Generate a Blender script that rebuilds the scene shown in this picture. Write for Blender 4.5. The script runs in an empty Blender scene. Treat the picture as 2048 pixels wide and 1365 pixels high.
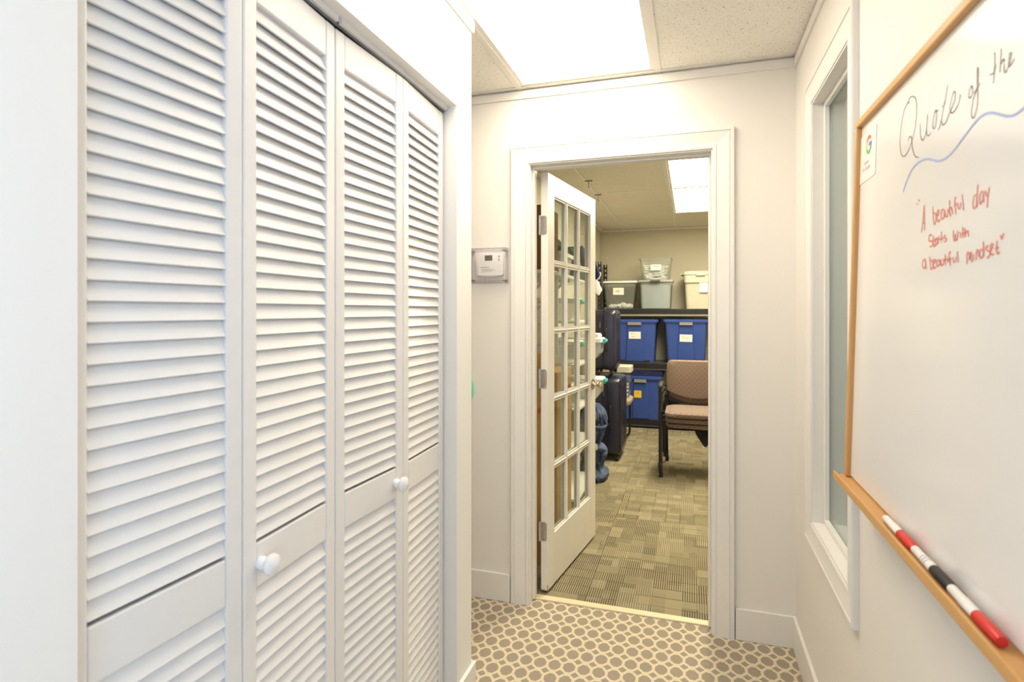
import bpy, bmesh, math, random
from mathutils import Vector, Matrix, noise
random.seed(7)
R = math.radians

# ------------------------------------------------------------------ camera, world, light, exposure
SC = bpy.context.scene
COL = SC.collection
CAMZ, FPX, YAW, HOR = 1.34, 1133.0, math.atan(359/1133.0), 622.0
cam_d = bpy.data.cameras.new('camera'); cam = bpy.data.objects.new('camera', cam_d); COL.objects.link(cam)
cam.location = (0, 0, CAMZ); cam.rotation_euler = (R(90), 0, YAW)
cam_d.sensor_width = 36.0; cam_d.sensor_fit = 'HORIZONTAL'; cam_d.lens = FPX/2048*36
cam_d.shift_y = (HOR-682.5)/2048; cam_d.clip_start = 0.02; cam_d.clip_end = 60
cam_d.dof.use_dof = True; cam_d.dof.focus_distance = 2.9; cam_d.dof.aperture_fstop = 5.0
SC.camera = cam
vs = SC.view_settings
vs.view_transform = 'Standard'; vs.look = 'None'; vs.gamma = 1.0; vs.use_curve_mapping = False
vs.exposure = 0.98
w = bpy.data.worlds.new('world'); SC.world = w; w.use_nodes = True
w.node_tree.nodes['Background'].inputs[0].default_value = (0.80, 0.90, 1.0, 1)
w.node_tree.nodes['Background'].inputs[1].default_value = 1.0
HALL_LIGHT = ((1.0, 0.875, 0.69), 5.8)      # fluorescent troffer in the hall
REAR_FILL = ((1.0, 0.90, 0.78), 2.0)      # added unseen panel behind the camera, fills the hallway
ROOM_LIGHT = ((1.0, 0.895, 0.66), 14.5)      # troffers in the storage room
DAY = bpy.data.lights.new('added_daylight', 'AREA'); DAY.shape = 'RECTANGLE'; DAY.size = 1.10; DAY.size_y = 1.40
DAY.energy = 13; DAY.color = (0.50, 0.70, 1.0)      # added unseen source behind the camera, cool daylight for the closet side
day = bpy.data.objects.new('added_daylight', DAY); COL.objects.link(day)
day.location = (0.375, -0.95, 1.45); day.rotation_euler = Vector((-1, 0, 0)).to_track_quat('-Z', 'Z').to_euler()

# ------------------------------------------------------------------ pixel helpers (2048x1365 frame)
_s, _c = math.sin(YAW), math.cos(YAW)
def ray(px, py):
    u = px-1024
    return Vector((u*_c-FPX*_s, u*_s+FPX*_c, HOR-py))
CAM = Vector((0, 0, CAMZ))
def onplane(px, py, p0, n):
    d = ray(px, py); p0 = Vector(p0); n = Vector(n)
    return CAM+d*((p0-CAM).dot(n)/d.dot(n))
def atY(px, py, y): return onplane(px, py, (0, y, 0), (0, 1, 0))

# ------------------------------------------------------------------ node helpers
class N:
    """socket wrapper with arithmetic"""
    def __init__(s, nt, sock): s.nt, s.k = nt, sock
    def _m(s, op, *o, clamp=False):
        n = s.nt.nodes.new('ShaderNodeMath'); n.operation = op; n.use_clamp = clamp
        for i, v in enumerate((s,)+o):
            if isinstance(v, N): s.nt.links.new(v.k, n.inputs[i])
            else: n.inputs[i].default_value = v
        return N(s.nt, n.outputs[0])
    def __add__(s, o): return s._m('ADD', o)
    def __sub__(s, o): return s._m('SUBTRACT', o)
    def __mul__(s, o): return s._m('MULTIPLY', o)
    def __truediv__(s, o): return s._m('DIVIDE', o)
    def lt(s, o): return s._m('LESS_THAN', o)
    def gt(s, o): return s._m('GREATER_THAN', o)
    def mx(s, o): return s._m('MAXIMUM', o)
    def mn(s, o): return s._m('MINIMUM', o)
    def abs(s): return s._m('ABSOLUTE')
    def frac(s): return s._m('FRACT')
    def floor(s): return s._m('FLOOR')
    def clamp(s): return s._m('ADD', 0.0, clamp=True)

def new_mat(name):
    m = bpy.data.materials.new(name); m.use_nodes = True
    nt = m.node_tree; b = nt.nodes['Principled BSDF']
    return m, nt, b
def coords(nt, kind='Object'):
    t = nt.nodes.new('ShaderNodeTexCoord'); s = nt.nodes.new('ShaderNodeSeparateXYZ')
    nt.links.new(t.outputs[kind], s.inputs[0])
    return t.outputs[kind], N(nt, s.outputs[0]), N(nt, s.outputs[1]), N(nt, s.outputs[2])
def wpos(nt):
    g = nt.nodes.new('ShaderNodeNewGeometry'); s = nt.nodes.new('ShaderNodeSeparateXYZ')
    nt.links.new(g.outputs['Position'], s.inputs[0])
    return g.outputs['Position'], N(nt, s.outputs[0]), N(nt, s.outputs[1]), N(nt, s.outputs[2])
def comb(nt, x, y, z=0.0):
    c = nt.nodes.new('ShaderNodeCombineXYZ')
    for i, v in enumerate((x, y, z)):
        if isinstance(v, N): nt.links.new(v.k, c.inputs[i])
        else: c.inputs[i].default_value = v
    return c.outputs[0]
def noise_tex(nt, vec, scale, detail=2.0, rough=0.5):
    n = nt.nodes.new('ShaderNodeTexNoise'); n.inputs['Scale'].default_value = scale
    n.inputs['Detail'].default_value = detail; n.inputs['Roughness'].default_value = rough
    if vec is not None: nt.links.new(vec, n.inputs['Vector'])
    return N(nt, n.outputs['Fac'])
def white(nt, vec):
    n = nt.nodes.new('ShaderNodeTexWhiteNoise'); n.noise_dimensions = '3D'
    nt.links.new(vec, n.inputs['Vector']); return N(nt, n.outputs['Value'])
def mixc(nt, fac, a, b):
    n = nt.nodes.new('ShaderNodeMix'); n.data_type = 'RGBA'
    if isinstance(fac, N): nt.links.new(fac.k, n.inputs['Factor'])
    else: n.inputs['Factor'].default_value = fac
    for v, i in ((a, 6), (b, 7)):
        if hasattr(v, 'links'): nt.links.new(v, n.inputs[i])
        else: n.inputs[i].default_value = (*v, 1)
    return n.outputs[2]
def bump(nt, b, h, strength=0.2, dist=0.002):
    n = nt.nodes.new('ShaderNodeBump'); n.inputs['Strength'].default_value = strength
    n.inputs['Distance'].default_value = dist
    nt.links.new(h.k, n.inputs['Height']); nt.links.new(n.outputs[0], b.inputs['Normal'])

def paint(name, c, rough=0.45, var=0.04, scale=9.0, bmp=0.08, bscale=160, spec=0.4):
    m, nt, b = new_mat(name)
    v, x, y, z = coords(nt)
    f = noise_tex(nt, v, scale, 3)
    c2 = tuple(k*(1-var*2) for k in c)
    nt.links.new(mixc(nt, f, c2, tuple(min(1, k*(1+var*0.5)) for k in c)), b.inputs['Base Color'])
    b.inputs['Roughness'].default_value = rough; b.inputs['Specular IOR Level'].default_value = spec
    if bmp: bump(nt, b, noise_tex(nt, v, bscale, 2), bmp, 0.001)
    return m
def metal(name, c, rough=0.3):
    m, nt, b = new_mat(name); v, x, y, z = coords(nt)
    nt.links.new(mixc(nt, noise_tex(nt, v, 60, 3), tuple(k*0.85 for k in c), c), b.inputs['Base Color'])
    b.inputs['Metallic'].default_value = 1.0; b.inputs['Roughness'].default_value = rough
    return m
def emit(name, c, s):
    m, nt, b = new_mat(name); v, x, y, z = coords(nt)
    e = nt.nodes.new('ShaderNodeEmission'); e.inputs['Strength'].default_value = s
    # fine prismatic lens grid, a few percent
    g = ((x*55.0).frac()-0.5).abs().mx(((y*55.0).frac()-0.5).abs())
    nt.links.new(mixc(nt, g, tuple(k*0.96 for k in c), c), e.inputs['Color'])
    nt.links.new(e.outputs[0], nt.nodes['Material Output'].inputs['Surface'])
    return m
def thin_glass(name, tint=(0.94, 0.97, 0.95), ior=1.5, rough=0.0, haze=0.0, hazec=(0.8, 0.85, 0.85)):
    """clear sheet: Fresnel mix of a mirror coat and a see-through tint, plus optional milky haze"""
    m, nt, b = new_mat(name)
    v, x, y, z = coords(nt)
    tr = nt.nodes.new('ShaderNodeBsdfTransparent')
    gl = nt.nodes.new('ShaderNodeBsdfGlossy'); gl.inputs['Roughness'].default_value = rough
    fr = nt.nodes.new('ShaderNodeFresnel')
    ge = nt.nodes.new('ShaderNodeNewGeometry')      # same reflectance from either side of the sheet
    nt.links.new((N(nt, ge.outputs['Backfacing'])*(1/ior-ior)+ior).k, fr.inputs['IOR'])
    mx = nt.nodes.new('ShaderNodeMixShader')
    nt.links.new(mixc(nt, noise_tex(nt, v, 6), tuple(k*0.985 for k in tint), tint), tr.inputs['Color'])
    base = tr.outputs[0]
    if haze:
        df = nt.nodes.new('ShaderNodeBsdfDiffuse'); df.inputs['Color'].default_value = (*hazec, 1)
        mh = nt.nodes.new('ShaderNodeMixShader'); mh.inputs[0].default_value = haze
        nt.links.new(base, mh.inputs[1]); nt.links.new(df.outputs[0], mh.inputs[2]); base = mh.outputs[0]
    nt.links.new(fr.outputs[0], mx.inputs[0]); nt.links.new(base, mx.inputs[1]); nt.links.new(gl.outputs[0], mx.inputs[2])
    nt.links.new(mx.outputs[0], nt.nodes['Material Output'].inputs['Surface'])
    return m

M = {}
M['wall'] = paint('wall_paint', (0.83, 0.80, 0.755), 0.55, 0.015, 3, 0.05, 240, 0.3)
M['wall_cool'] = paint('closet_wall_paint', (0.84, 0.825, 0.80), 0.55, 0.012, 3, 0.05, 240, 0.3)
M['trim'] = paint('trim_paint', (0.835, 0.81, 0.775), 0.35, 0.02, 14, 0.04, 120)
M['louver'] = paint('louver_paint', (0.80, 0.785, 0.775), 0.42, 0.03, 22, 0.10, 90)
M['door'] = paint('french_door_paint', (0.83, 0.80, 0.74), 0.35, 0.03, 10, 0.05, 140)
M['room_wall'] = paint('storage_wall_paint', (0.60, 0.555, 0.43), 0.6, 0.03, 4, 0.05, 200, 0.25)
M['grey_wall'] = paint('neighbour_wall_paint', (0.62, 0.64, 0.60), 0.6, 0.03, 4, 0.05, 200, 0.25)
M['white_plastic'] = paint('white_plastic', (0.86, 0.85, 0.83), 0.3, 0.01, 30, 0)
M['white_knob'] = paint('white_ceramic_knob', (0.85, 0.85, 0.86), 0.22, 0.01, 30, 0)
M['grid'] = paint('ceiling_grid_enamel', (0.82, 0.79, 0.73), 0.4, 0.02, 20, 0)
M['black'] = paint('black_enamel', (0.018, 0.018, 0.02), 0.35, 0.1, 30, 0.03)
M['black_plastic'] = paint('black_plastic', (0.022, 0.021, 0.021), 0.5, 0.1, 40, 0.05)
M['shelf_metal'] = paint('charcoal_shelf_enamel', (0.06, 0.06, 0.058), 0.35, 0.15, 12, 0.03)
M['steel'] = metal('brushed_steel', (0.62, 0.60, 0.57), 0.32)
M['nickel'] = metal('satin_nickel', (0.66, 0.60, 0.50), 0.22)
M['track'] = metal('dull_track_steel', (0.34, 0.35, 0.37), 0.45)
M['glass'] = thin_glass('door_glass')
M['window_glass'] = thin_glass('window_glass', (0.88, 0.92, 0.9))
M['paper'] = paint('paper_label', (0.84, 0.82, 0.74), 0.7, 0.03, 40, 0)
M['ink'] = paint('grey_ink', (0.25, 0.25, 0.24), 0.7, 0.1, 40, 0)
M['ink_faint'] = paint('pale_grey_ink', (0.55, 0.55, 0.52), 0.7, 0.1, 40, 0)
M['blue_bin'] = paint('blue_bin_plastic', (0.042, 0.085, 0.34), 0.38, 0.12, 8, 0.05, 120)
M['grey_plastic'] = paint('warm_grey_plastic', (0.56, 0.53, 0.42), 0.45, 0.06, 9, 0.03)
M['latch'] = paint('olive_grey_latch', (0.26, 0.245, 0.19), 0.45, 0.06, 30, 0.03)
M['dark_latch'] = paint('dark_latch', (0.05, 0.045, 0.04), 0.45, 0.06, 30, 0.03)
M['clear_bin'] = thin_glass('clear_bin_plastic', (0.965, 0.975, 0.97), 1.3, 0.12, 0.06, (0.74, 0.78, 0.77))
M['clear_white_bin'] = thin_glass('milky_bin_plastic', (0.93, 0.94, 0.93), 1.4, 0.15, 0.40, (0.85, 0.86, 0.84))
M['guard'] = thin_glass('clear_guard_plastic', (0.985, 0.98, 0.99), 1.3, 0.08, 0.03, (0.80, 0.78, 0.85))
M['linen'] = paint('blue_grey_linen', (0.36, 0.40, 0.42), 0.85, 0.08, 12, 0.2, 200, 0.1)
M['teal'] = paint('teal_latch_plastic', (0.05, 0.42, 0.42), 0.35, 0.05, 20, 0)
M['mint'] = paint('mint_green_plastic', (0.22, 0.74, 0.52), 0.3, 0.05, 20, 0)
M['navy_shell'] = paint('navy_suitcase_shell', (0.018, 0.018, 0.040), 0.26, 0.15, 10, 0.02, 60, 0.6)
M['navy_cloth'] = paint('navy_cloth', (0.022, 0.024, 0.075), 0.85, 0.25, 18, 0.4, 300, 0.1)
M['green_cloth'] = paint('dark_green_cloth', (0.03, 0.065, 0.055), 0.85, 0.3, 18, 0.4, 300, 0.1)
M['white_cloth'] = paint('white_cloth', (0.84, 0.84, 0.83), 0.85, 0.05, 18, 0.3, 300, 0.1)
M['grey_cloth'] = paint('dark_grey_cloth', (0.05, 0.048, 0.042), 0.9, 0.2, 18, 0.3, 300, 0.1)
M['tape'] = paint('red_tape', (0.42, 0.06, 0.035), 0.4, 0.1, 20, 0)
M['yellow'] = paint('yellow_note', (0.86, 0.56, 0.02), 0.6, 0.04, 20, 0)
M['red_cap'] = paint('red_marker_plastic', (0.72, 0.035, 0.03), 0.3, 0.05, 20, 0)
M['ink_black'] = paint('black_marker_ink', (0.13, 0.105, 0.085), 0.5, 0.1, 30, 0)
M['ink_red'] = paint('red_marker_ink', (0.88, 0.27, 0.21), 0.5, 0.1, 200, 0)
M['ink_blue'] = paint('blue_marker_ink', (0.38, 0.49, 0.82), 0.5, 0.1, 100, 0)
M['g_red'] = paint('print_red', (0.80, 0.16, 0.07), 0.5, 0.02, 20, 0)
M['g_blue'] = paint('print_blue', (0.16, 0.28, 0.80), 0.5, 0.02, 20, 0)
M['g_yellow'] = paint('print_yellow', (0.90, 0.62, 0.06), 0.5, 0.02, 20, 0)
M['g_green'] = paint('print_green', (0.16, 0.55, 0.12), 0.5, 0.02, 20, 0)
M['lcd'] = paint('thermostat_display', (0.13, 0.13, 0.07), 0.25, 0.05, 60, 0)
M['threshold'] = paint('cream_threshold', (0.78, 0.68, 0.46), 0.45, 0.06, 12, 0.05)
M['hall_diffuser'] = emit('hall_light_lens', *HALL_LIGHT)
M['rear_fill_diffuser'] = emit('rear_fill_lens', *REAR_FILL)
M['side_fill_diffuser'] = emit('side_fill_lens', (1.0, 0.96, 0.86), 2.2)  # added lamp, lightens the grey seen through the side window
M['room_diffuser'] = emit('room_light_lens', *ROOM_LIGHT)

def m_board():
    m, nt, b = new_mat('whiteboard_enamel'); v, x, y, z = coords(nt)
    f = noise_tex(nt, v, 2.2, 4)
    nt.links.new(mixc(nt, f, (0.80, 0.775, 0.755), (0.85, 0.835, 0.815)), b.inputs['Base Color'])
    b.inputs['Roughness'].default_value = 0.16; b.inputs['Specular IOR Level'].default_value = 0.45
    return m
M['board'] = m_board()
def m_wood(name, a, c, axis, sc=18):
    m, nt, b = new_mat(name); v, x, y, z = coords(nt)
    st = {'x': comb(nt, x*0.06, y, z), 'y': comb(nt, x, y*0.06, z), 'z': comb(nt, x, y, z*0.06)}[axis]
    f = noise_tex(nt, st, sc*8, 4, 0.6)
    nt.links.new(mixc(nt, f, a, c), b.inputs['Base Color']); b.inputs['Roughness'].default_value = 0.4
    return m
M['oak_y'] = m_wood('golden_frame_wood_long', (0.55, 0.28, 0.085), (0.70, 0.40, 0.15), 'y')
M['oak_z'] = m_wood('golden_frame_wood_upright', (0.55, 0.28, 0.085), (0.70, 0.40, 0.15), 'z')
def m_card(name, a, c):
    m, nt, b = new_mat(name); v, x, y, z = coords(nt)
    f = noise_tex(nt, v, 5, 4)*0.7+((z*190.0).frac()-0.5).abs()*0.3
    nt.links.new(mixc(nt, f, a, c), b.inputs['Base Color']); b.inputs['Roughness'].default_value = 0.8
    b.inputs['Specular IOR Level'].default_value = 0.15
    return m
M['card'] = m_card('cardboard', (0.40, 0.235, 0.085), (0.50, 0.31, 0.13))
M['card_dark'] = m_card('brown_cardboard', (0.24, 0.115, 0.04), (0.31, 0.165, 0.06))
def m_tile():
    m, nt, b = new_mat('mineral_ceiling_tile'); v, x, y, z = wpos(nt)
    n1 = noise_tex(nt, v, 230, 2, 0.6); n2 = noise_tex(nt, v, 95, 1)
    holes = (n1.lt(0.345)+n2.lt(0.25)).clamp()
    nt.links.new(mixc(nt, holes, mixc(nt, noise_tex(nt, v, 400, 2), (0.86, 0.825, 0.75), (0.93, 0.905, 0.845)), (0.24, 0.21, 0.155)), b.inputs['Base Color'])
    b.inputs['Roughness'].default_value = 0.9; b.inputs['Specular IOR Level'].default_value = 0.1
    bump(nt, b, n1, 0.25, 0.002)
    return m
M['tile'] = m_tile()
def m_tile_room():
    m, nt, b = new_mat('storage_ceiling_tile'); v, x, y, z = wpos(nt)
    n1 = noise_tex(nt, v, 200, 2, 0.6)
    nt.links.new(mixc(nt, n1.lt(0.36), mixc(nt, noise_tex(nt, v, 3, 2), (0.76, 0.725, 0.63), (0.82, 0.785, 0.69)), (0.50, 0.46, 0.37)), b.inputs['Base Color'])
    b.inputs['Roughness'].default_value = 0.9; b.inputs['Specular IOR Level'].default_value = 0.1
    return m
M['tile_room'] = m_tile_room()
def m_hall_carpet():
    m, nt, b = new_mat('octagon_carpet'); v, x, y, z = wpos(nt)
    a = R(1.5); ca, sa = math.cos(a), math.sin(a)
    x0, y0 = x-0.109, y-2.352
    wob = (noise_tex(nt, v, 260, 1)-0.5)*0.10
    gx = ((x0*ca+y0*sa)*(1/0.0554)+0.5+wob).frac()-0.5
    gy = ((y0*ca-x0*sa)*(1/0.0817)+0.5+wob).frac()-0.5
    fx, fy = gx.abs(), gy.abs()
    ox, oy = fx/0.405, fy/0.36
    octo = ox.mx(oy).mx((ox+oy)*(1/1.37)).lt(1.0)
    dia = ((fx*-1.0+0.5)/0.30+(fy*-1.0+0.5)/0.215).lt(1.0)
    mask = octo.mx(dia)
    sp = noise_tex(nt, v, 520, 2, 0.7)
    lp = noise_tex(nt, v, 900, 1)
    dark = mixc(nt, ((sp-0.5)*4.0+0.5).clamp(), (0.20, 0.17, 0.13), (0.50, 0.435, 0.345))
    cream = mixc(nt, ((lp-0.5)*3.0+0.5).clamp(), (0.60, 0.51, 0.36), (0.78, 0.69, 0.52))
    nt.links.new(mixc(nt, mask, cream, dark), b.inputs['Base Color'])
    b.inputs['Roughness'].default_value = 0.95; b.inputs['Specular IOR Level'].default_value = 0.05
    bump(nt, b, sp*0.6+mask*-0.5, 0.5, 0.003)
    return m
M['hall_carpet'] = m_hall_carpet()
def m_room_carpet():
    m, nt, b = new_mat('striped_carpet_tile'); v, x, y, z = coords(nt)
    oi = nt.nodes.new('ShaderNodeObjectInfo'); rnd = N(nt, oi.outputs['Random'])
    # two overlaid patchworks of blocks; each block is plain or striped one way or the other
    bx, by = (x*(1/0.13)+rnd*7.0), (y*(1/0.088)+rnd*3.0)
    row = by.floor(); col = (bx+white(nt, comb(nt, row, rnd))*1.0).floor()
    id1 = white(nt, comb(nt, col, row, rnd*91.0))
    bx2, by2 = (x*(1/0.072)+0.3), (y*(1/0.15)+rnd*5.0)
    col2 = bx2.floor(); row2 = (by2+white(nt, comb(nt, col2, rnd, 4.0))).floor()
    id2 = white(nt, comb(nt, col2, row2, rnd*53.0))
    idp = white(nt, comb(nt, (id1*100.0).floor(), id2.gt(0.62), (id2*40.0).floor()*0.0))
    sx = ((x*(1/0.0105)).frac()-0.5).abs().gt(0.24)
    sy = ((y*(1/0.0125)).frac()-0.5).abs().gt(0.24)
    kx = id1.lt(0.74); ky = id1.gt(0.90)
    stripe = (kx*sx+ky*sy).clamp()
    amt = stripe*(idp*0.5+0.5)+(stripe*-1.0+1.0)*(kx+ky).clamp()*0.06+((kx+ky).clamp()*-1.0+1.0)*0.30+id2*0.34
    sp = noise_tex(nt, v, 420, 2, 0.7)
    light = mixc(nt, ((sp-0.5)*2.5+0.5).clamp(), (0.34, 0.295, 0.18), (0.52, 0.455, 0.30))
    dk = mixc(nt, ((sp-0.5)*2.5+0.5).clamp(), (0.075, 0.066, 0.042), (0.15, 0.13, 0.085))
    edge = ((by.frac()-0.5).abs().gt(0.47))*idp.gt(0.45)*0.6
    nt.links.new(mixc(nt, (amt+edge).clamp(), light, dk), b.inputs['Base Color'])
    b.inputs['Roughness'].default_value = 0.95; b.inputs['Specular IOR Level'].default_value = 0.05
    bump(nt, b, sp-stripe*0.5, 0.4, 0.002)
    return m
M['room_carpet'] = m_room_carpet()
def m_chair_fabric():
    m, nt, b = new_mat('brown_patterned_upholstery'); v, x, y, z = coords(nt)
    u1, u2 = ((x+z)*(1/0.042)).frac(), ((x-z)*(1/0.042)).frac()
    d = ((u1-0.5).abs()+(u2-0.5).abs()).lt(0.34)
    sp = noise_tex(nt, v, 500, 2)
    base = mixc(nt, sp, (0.17, 0.115, 0.088), (0.26, 0.19, 0.15))
    nt.links.new(mixc(nt, d*0.32, base, (0.11, 0.072, 0.058)), b.inputs['Base Color'])
    b.inputs['Roughness'].default_value = 0.9; b.inputs['Specular IOR Level'].default_value = 0.1
    try:
        b.inputs['Sheen Weight'].default_value = 0.3
    except KeyError: pass
    bump(nt, b, sp, 0.3, 0.001)
    return m
M['fabric'] = m_chair_fabric()
M['fabric_plain'] = paint('beige_seat_upholstery', (0.36, 0.29, 0.225), 0.9, 0.1, 40, 0.2, 400, 0.1)
def m_denim():
    m, nt, b = new_mat('blue_denim'); v, x, y, z = coords(nt)
    f = noise_tex(nt, v, 9, 4, 0.6); tw = ((x*0.7+z)*(1/0.004)).frac()
    c = mixc(nt, ((f-0.5)*2.2+0.5).clamp(), (0.022, 0.034, 0.082), (0.125, 0.155, 0.255))
    nt.links.new(mixc(nt, tw*0.25, c, (0.16, 0.22, 0.28)), b.inputs['Base Color'])
    b.inputs['Roughness'].default_value = 0.9; b.inputs['Specular IOR Level'].default_value = 0.1
    bump(nt, b, f, 0.5, 0.01)
    return m
M['denim'] = m_denim()

# ------------------------------------------------------------------ mesh helpers
class MB:
    def __init__(s): s.v, s.f = [], []
    def add(s, vs_, fs_):
        o = len(s.v); s.v += [tuple(p) for p in vs_]; s.f += [tuple(i+o for i in f) for f in fs_]; return s
    def box(s, x0, x1, y0, y1, z0, z1, mtx=None):
        p = [Vector(q) for q in ((x0,y0,z0),(x1,y0,z0),(x1,y1,z0),(x0,y1,z0),(x0,y0,z1),(x1,y0,z1),(x1,y1,z1),(x0,y1,z1))]
        if mtx is not None: p = [mtx @ q for q in p]
        return s.add(p, [(0,3,2,1),(4,5,6,7),(0,1,5,4),(1,2,6,5),(2,3,7,6),(3,0,4,7)])
    def prism(s, poly, fn, d0, d1):
        """poly of 2-D points, fn(a,b,d)->xyz, extruded d0..d1"""
        n = len(poly)
        a = [fn(p[0], p[1], d0) for p in poly]+[fn(p[0], p[1], d1) for p in poly]
        return s.add(a, [tuple(range(n-1, -1, -1)), tuple(range(n, 2*n))]+[(i, (i+1) % n, n+(i+1) % n, n+i) for i in range(n)])
    def loft(s, rings, cap=True):
        n = len(rings[0]); o = []
        for r in rings: o += list(r)
        fs_ = []
        for k in range(len(rings)-1):
            for i in range(n):
                j = (i+1) % n
                fs_.append((k*n+i, k*n+j, (k+1)*n+j, (k+1)*n+i))
        if cap:
            fs_.append(tuple(range(n-1, -1, -1))); fs_.append(tuple((len(rings)-1)*n+i for i in range(n)))
        return s.add(o, fs_)
    def lathe(s, prof, origin=(0,0,0), axis=(0,0,1), seg=24):
        ax = Vector(axis).normalized(); t = ax.orthogonal().normalized(); b_ = ax.cross(t); o = Vector(origin)
        rings = [[o+ax*h+(t*math.cos(2*math.pi*i/seg)+b_*math.sin(2*math.pi*i/seg))*max(r, 1e-5) for i in range(seg)] for r, h in prof]
        return s.loft(rings)
    def tube(s, pts, r, seg=10, smooth=4):
        P = [Vector(p) for p in pts]
        if smooth and len(P) > 2: P = crom(P, smooth)
        rings = []; prev = None
        for i, p in enumerate(P):
            t = (P[min(i+1, len(P)-1)]-P[max(i-1, 0)]).normalized()
            if prev is None: n = t.orthogonal().normalized()
            else: n = (prev-t*prev.dot(t)).normalized()
            prev = n; b_ = t.cross(n)
            rr = r[min(i*len(r)//len(P), len(r)-1)] if isinstance(r, (list, tuple)) else r
            rings.append([p+(n*math.cos(2*math.pi*k/seg)+b_*math.sin(2*math.pi*k/seg))*rr for k in range(seg)])
        return s.loft(rings)
    def mesh(s, name, mat, off=(0,0,0), bevel=0.0, bseg=2, smooth=False, subdiv=0):
        me = bpy.data.meshes.new(name); o = Vector(off)
        me.from_pydata([Vector(p)-o for p in s.v], [], s.f); me.materials.append(mat)
        bm = bmesh.new(); bm.from_mesh(me)
        bmesh.ops.recalc_face_normals(bm, faces=bm.faces)
        if bevel:
            es = [e for e in bm.edges if len(e.link_faces) == 2 and e.calc_face_angle(0) > 0.5]
            bmesh.ops.bevel(bm, geom=es, offset=bevel, segments=bseg, profile=0.5, affect='EDGES', clamp_overlap=True)
        for f in bm.faces: f.smooth = smooth
        bm.to_mesh(me); bm.free()
        if smooth:
            try: me.set_sharp_from_angle(angle=R(40))
            except Exception: pass
        return me
def crom(P, k, closed=False):
    P = [Vector(p) for p in P]; out = []; n = len(P)
    for i in range(n-1):
        p0, p1, p2, p3 = P[max(i-1, 0)], P[i], P[i+1], P[min(i+2, n-1)]
        for j in range(k):
            t = j/k
            out.append(0.5*((2*p1)+(p2-p0)*t+(2*p0-5*p1+4*p2-p3)*t*t+(3*p1-p0-3*p2+p3)*t**3))
    out.append(P[-1]); return out

def link(name, me, parent=None, loc=(0,0,0), rot=(0,0,0)):
    o = bpy.data.objects.new(name, me); COL.objects.link(o); o.location = loc; o.rotation_euler = rot
    if parent is not None: o.parent = parent
    return o
def tag(o, label=None, cat=None, group=None, kind=None):
    if label: o['label'] = label
    if cat: o['category'] = cat
    if group: o['group'] = group
    if kind: o['kind'] = kind
    return o
def thing(name, label, cat, loc=(0,0,0), rz=0.0, group=None, kind=None):
    o = link(name, None, None, loc, (0, 0, rz)); o.empty_display_size = 0.1
    return tag(o, label, cat, group, kind)
WL = {}
def part(name, mb, mat, parent, world=True, **kw):
    """mesh child; vertices in world coordinates (parent unrotated) or in the parent's local ones"""
    off = (0,0,0)
    if world and parent is not None:
        q = parent; off = Vector((0,0,0))
        while q is not None: off = off+Vector(q.location); q = q.parent
    return link(name, mb.mesh(name, M[mat], off, **kw), parent)
def solo(name, mb, mat, label, cat, origin=None, group=None, kind=None, **kw):
    if origin is None:
        xs, ys, zs = zip(*mb.v); origin = ((min(xs)+max(xs))/2, (min(ys)+max(ys))/2, min(zs))
    o = link(name, mb.mesh(name, M[mat], origin, **kw), None, origin)
    return tag(o, label, cat, group, kind)
def struct(name, mb, mat, label, cat, **kw):
    return solo(name, mb, mat, label, cat, kind='structure', **kw)
def copy_tree(o, parent=None):
    c = o.copy(); COL.objects.link(c); c.parent = parent
    for ch in list(o.children): copy_tree(ch, c)
    return c
def rrect(x0, x1, y0, y1, r, n=5):
    out = []
    for cx, cy, a0 in ((x1-r, y0+r, -90), (x1-r, y1-r, 0), (x0+r, y1-r, 90), (x0+r, y0+r, 180)):
        for i in range(n+1):
            a = R(a0+90*i/n); out.append((cx+r*math.cos(a), cy+r*math.sin(a)))
    return out

# ------------------------------------------------------------------ dimensions
XL, XR = -0.73, 0.396            # hall side walls
YB, YB2 = 2.485, 2.60            # wall with the french door
ZC = 2.35
JL, JR, JT = -0.70, 0.0775, 2.004     # door opening
RXL, RXR, RYF = -1.09, 1.80, 7.17     # storage room
CY0, CY1, CZ = 0.51, 1.708, 2.01      # closet opening
WEND = 1.836                          # end of the closet wall
YR = -2.2
WY0, WY1, WZ0, WZ1 = 1.665, 2.145, 0.617, 2.047   # side window opening

# ------------------------------------------------------------------ structure: floors
f = struct('floor', MB().box(-2.1, 1.72, YR-0.1, 2.545, -0.06, 0.0), 'hall_carpet', 'cream carpet with grey octagons and small diamonds in the hallway', 'floor')
f2 = struct('floor_storage', MB().box(RXL-0.1, RXR+0.1, 2.545, RYF+0.1, -0.06, -0.008), 'shelf_metal', 'olive striped carpet tile floor of the storage room', 'floor')
tile_me = MB().box(-0.3042, 0.3042, -0.3042, 0.3042, -0.008, 0.0).mesh('carpet_tile', M['room_carpet'])
gx0, gy0, T = -0.47, 3.105, 0.61
for i in range(-2, 4):
    for j in range(-1, 7):
        x0, x1 = max(gx0+i*T, RXL), min(gx0+(i+1)*T, RXR)
        y0, y1 = max(gy0+j*T, 2.577), min(gy0+(j+1)*T, RYF)
        if x1-x0 < 0.02 or y1-y0 < 0.02: continue
        cx, cy = gx0+(i+0.5)*T, gy0+(j+0.5)*T
        full = (x1-x0 > 0.6 and y1-y0 > 0.6)
        if full:
            o = link('carpet_tile', tile_me, f2, Vector((cx, cy, 0))-f2.location, (0, 0, R(90)*((i+j) % 2)))
        else:
            me = MB().box(x0-cx+0.0008, x1-cx-0.0008, y0-cy+0.0008, y1-cy-0.0008, -0.008, 0.0).mesh('carpet_tile', M['room_carpet'])
            o = link('carpet_tile', me, f2, Vector((cx, cy, 0))-f2.location)
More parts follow.
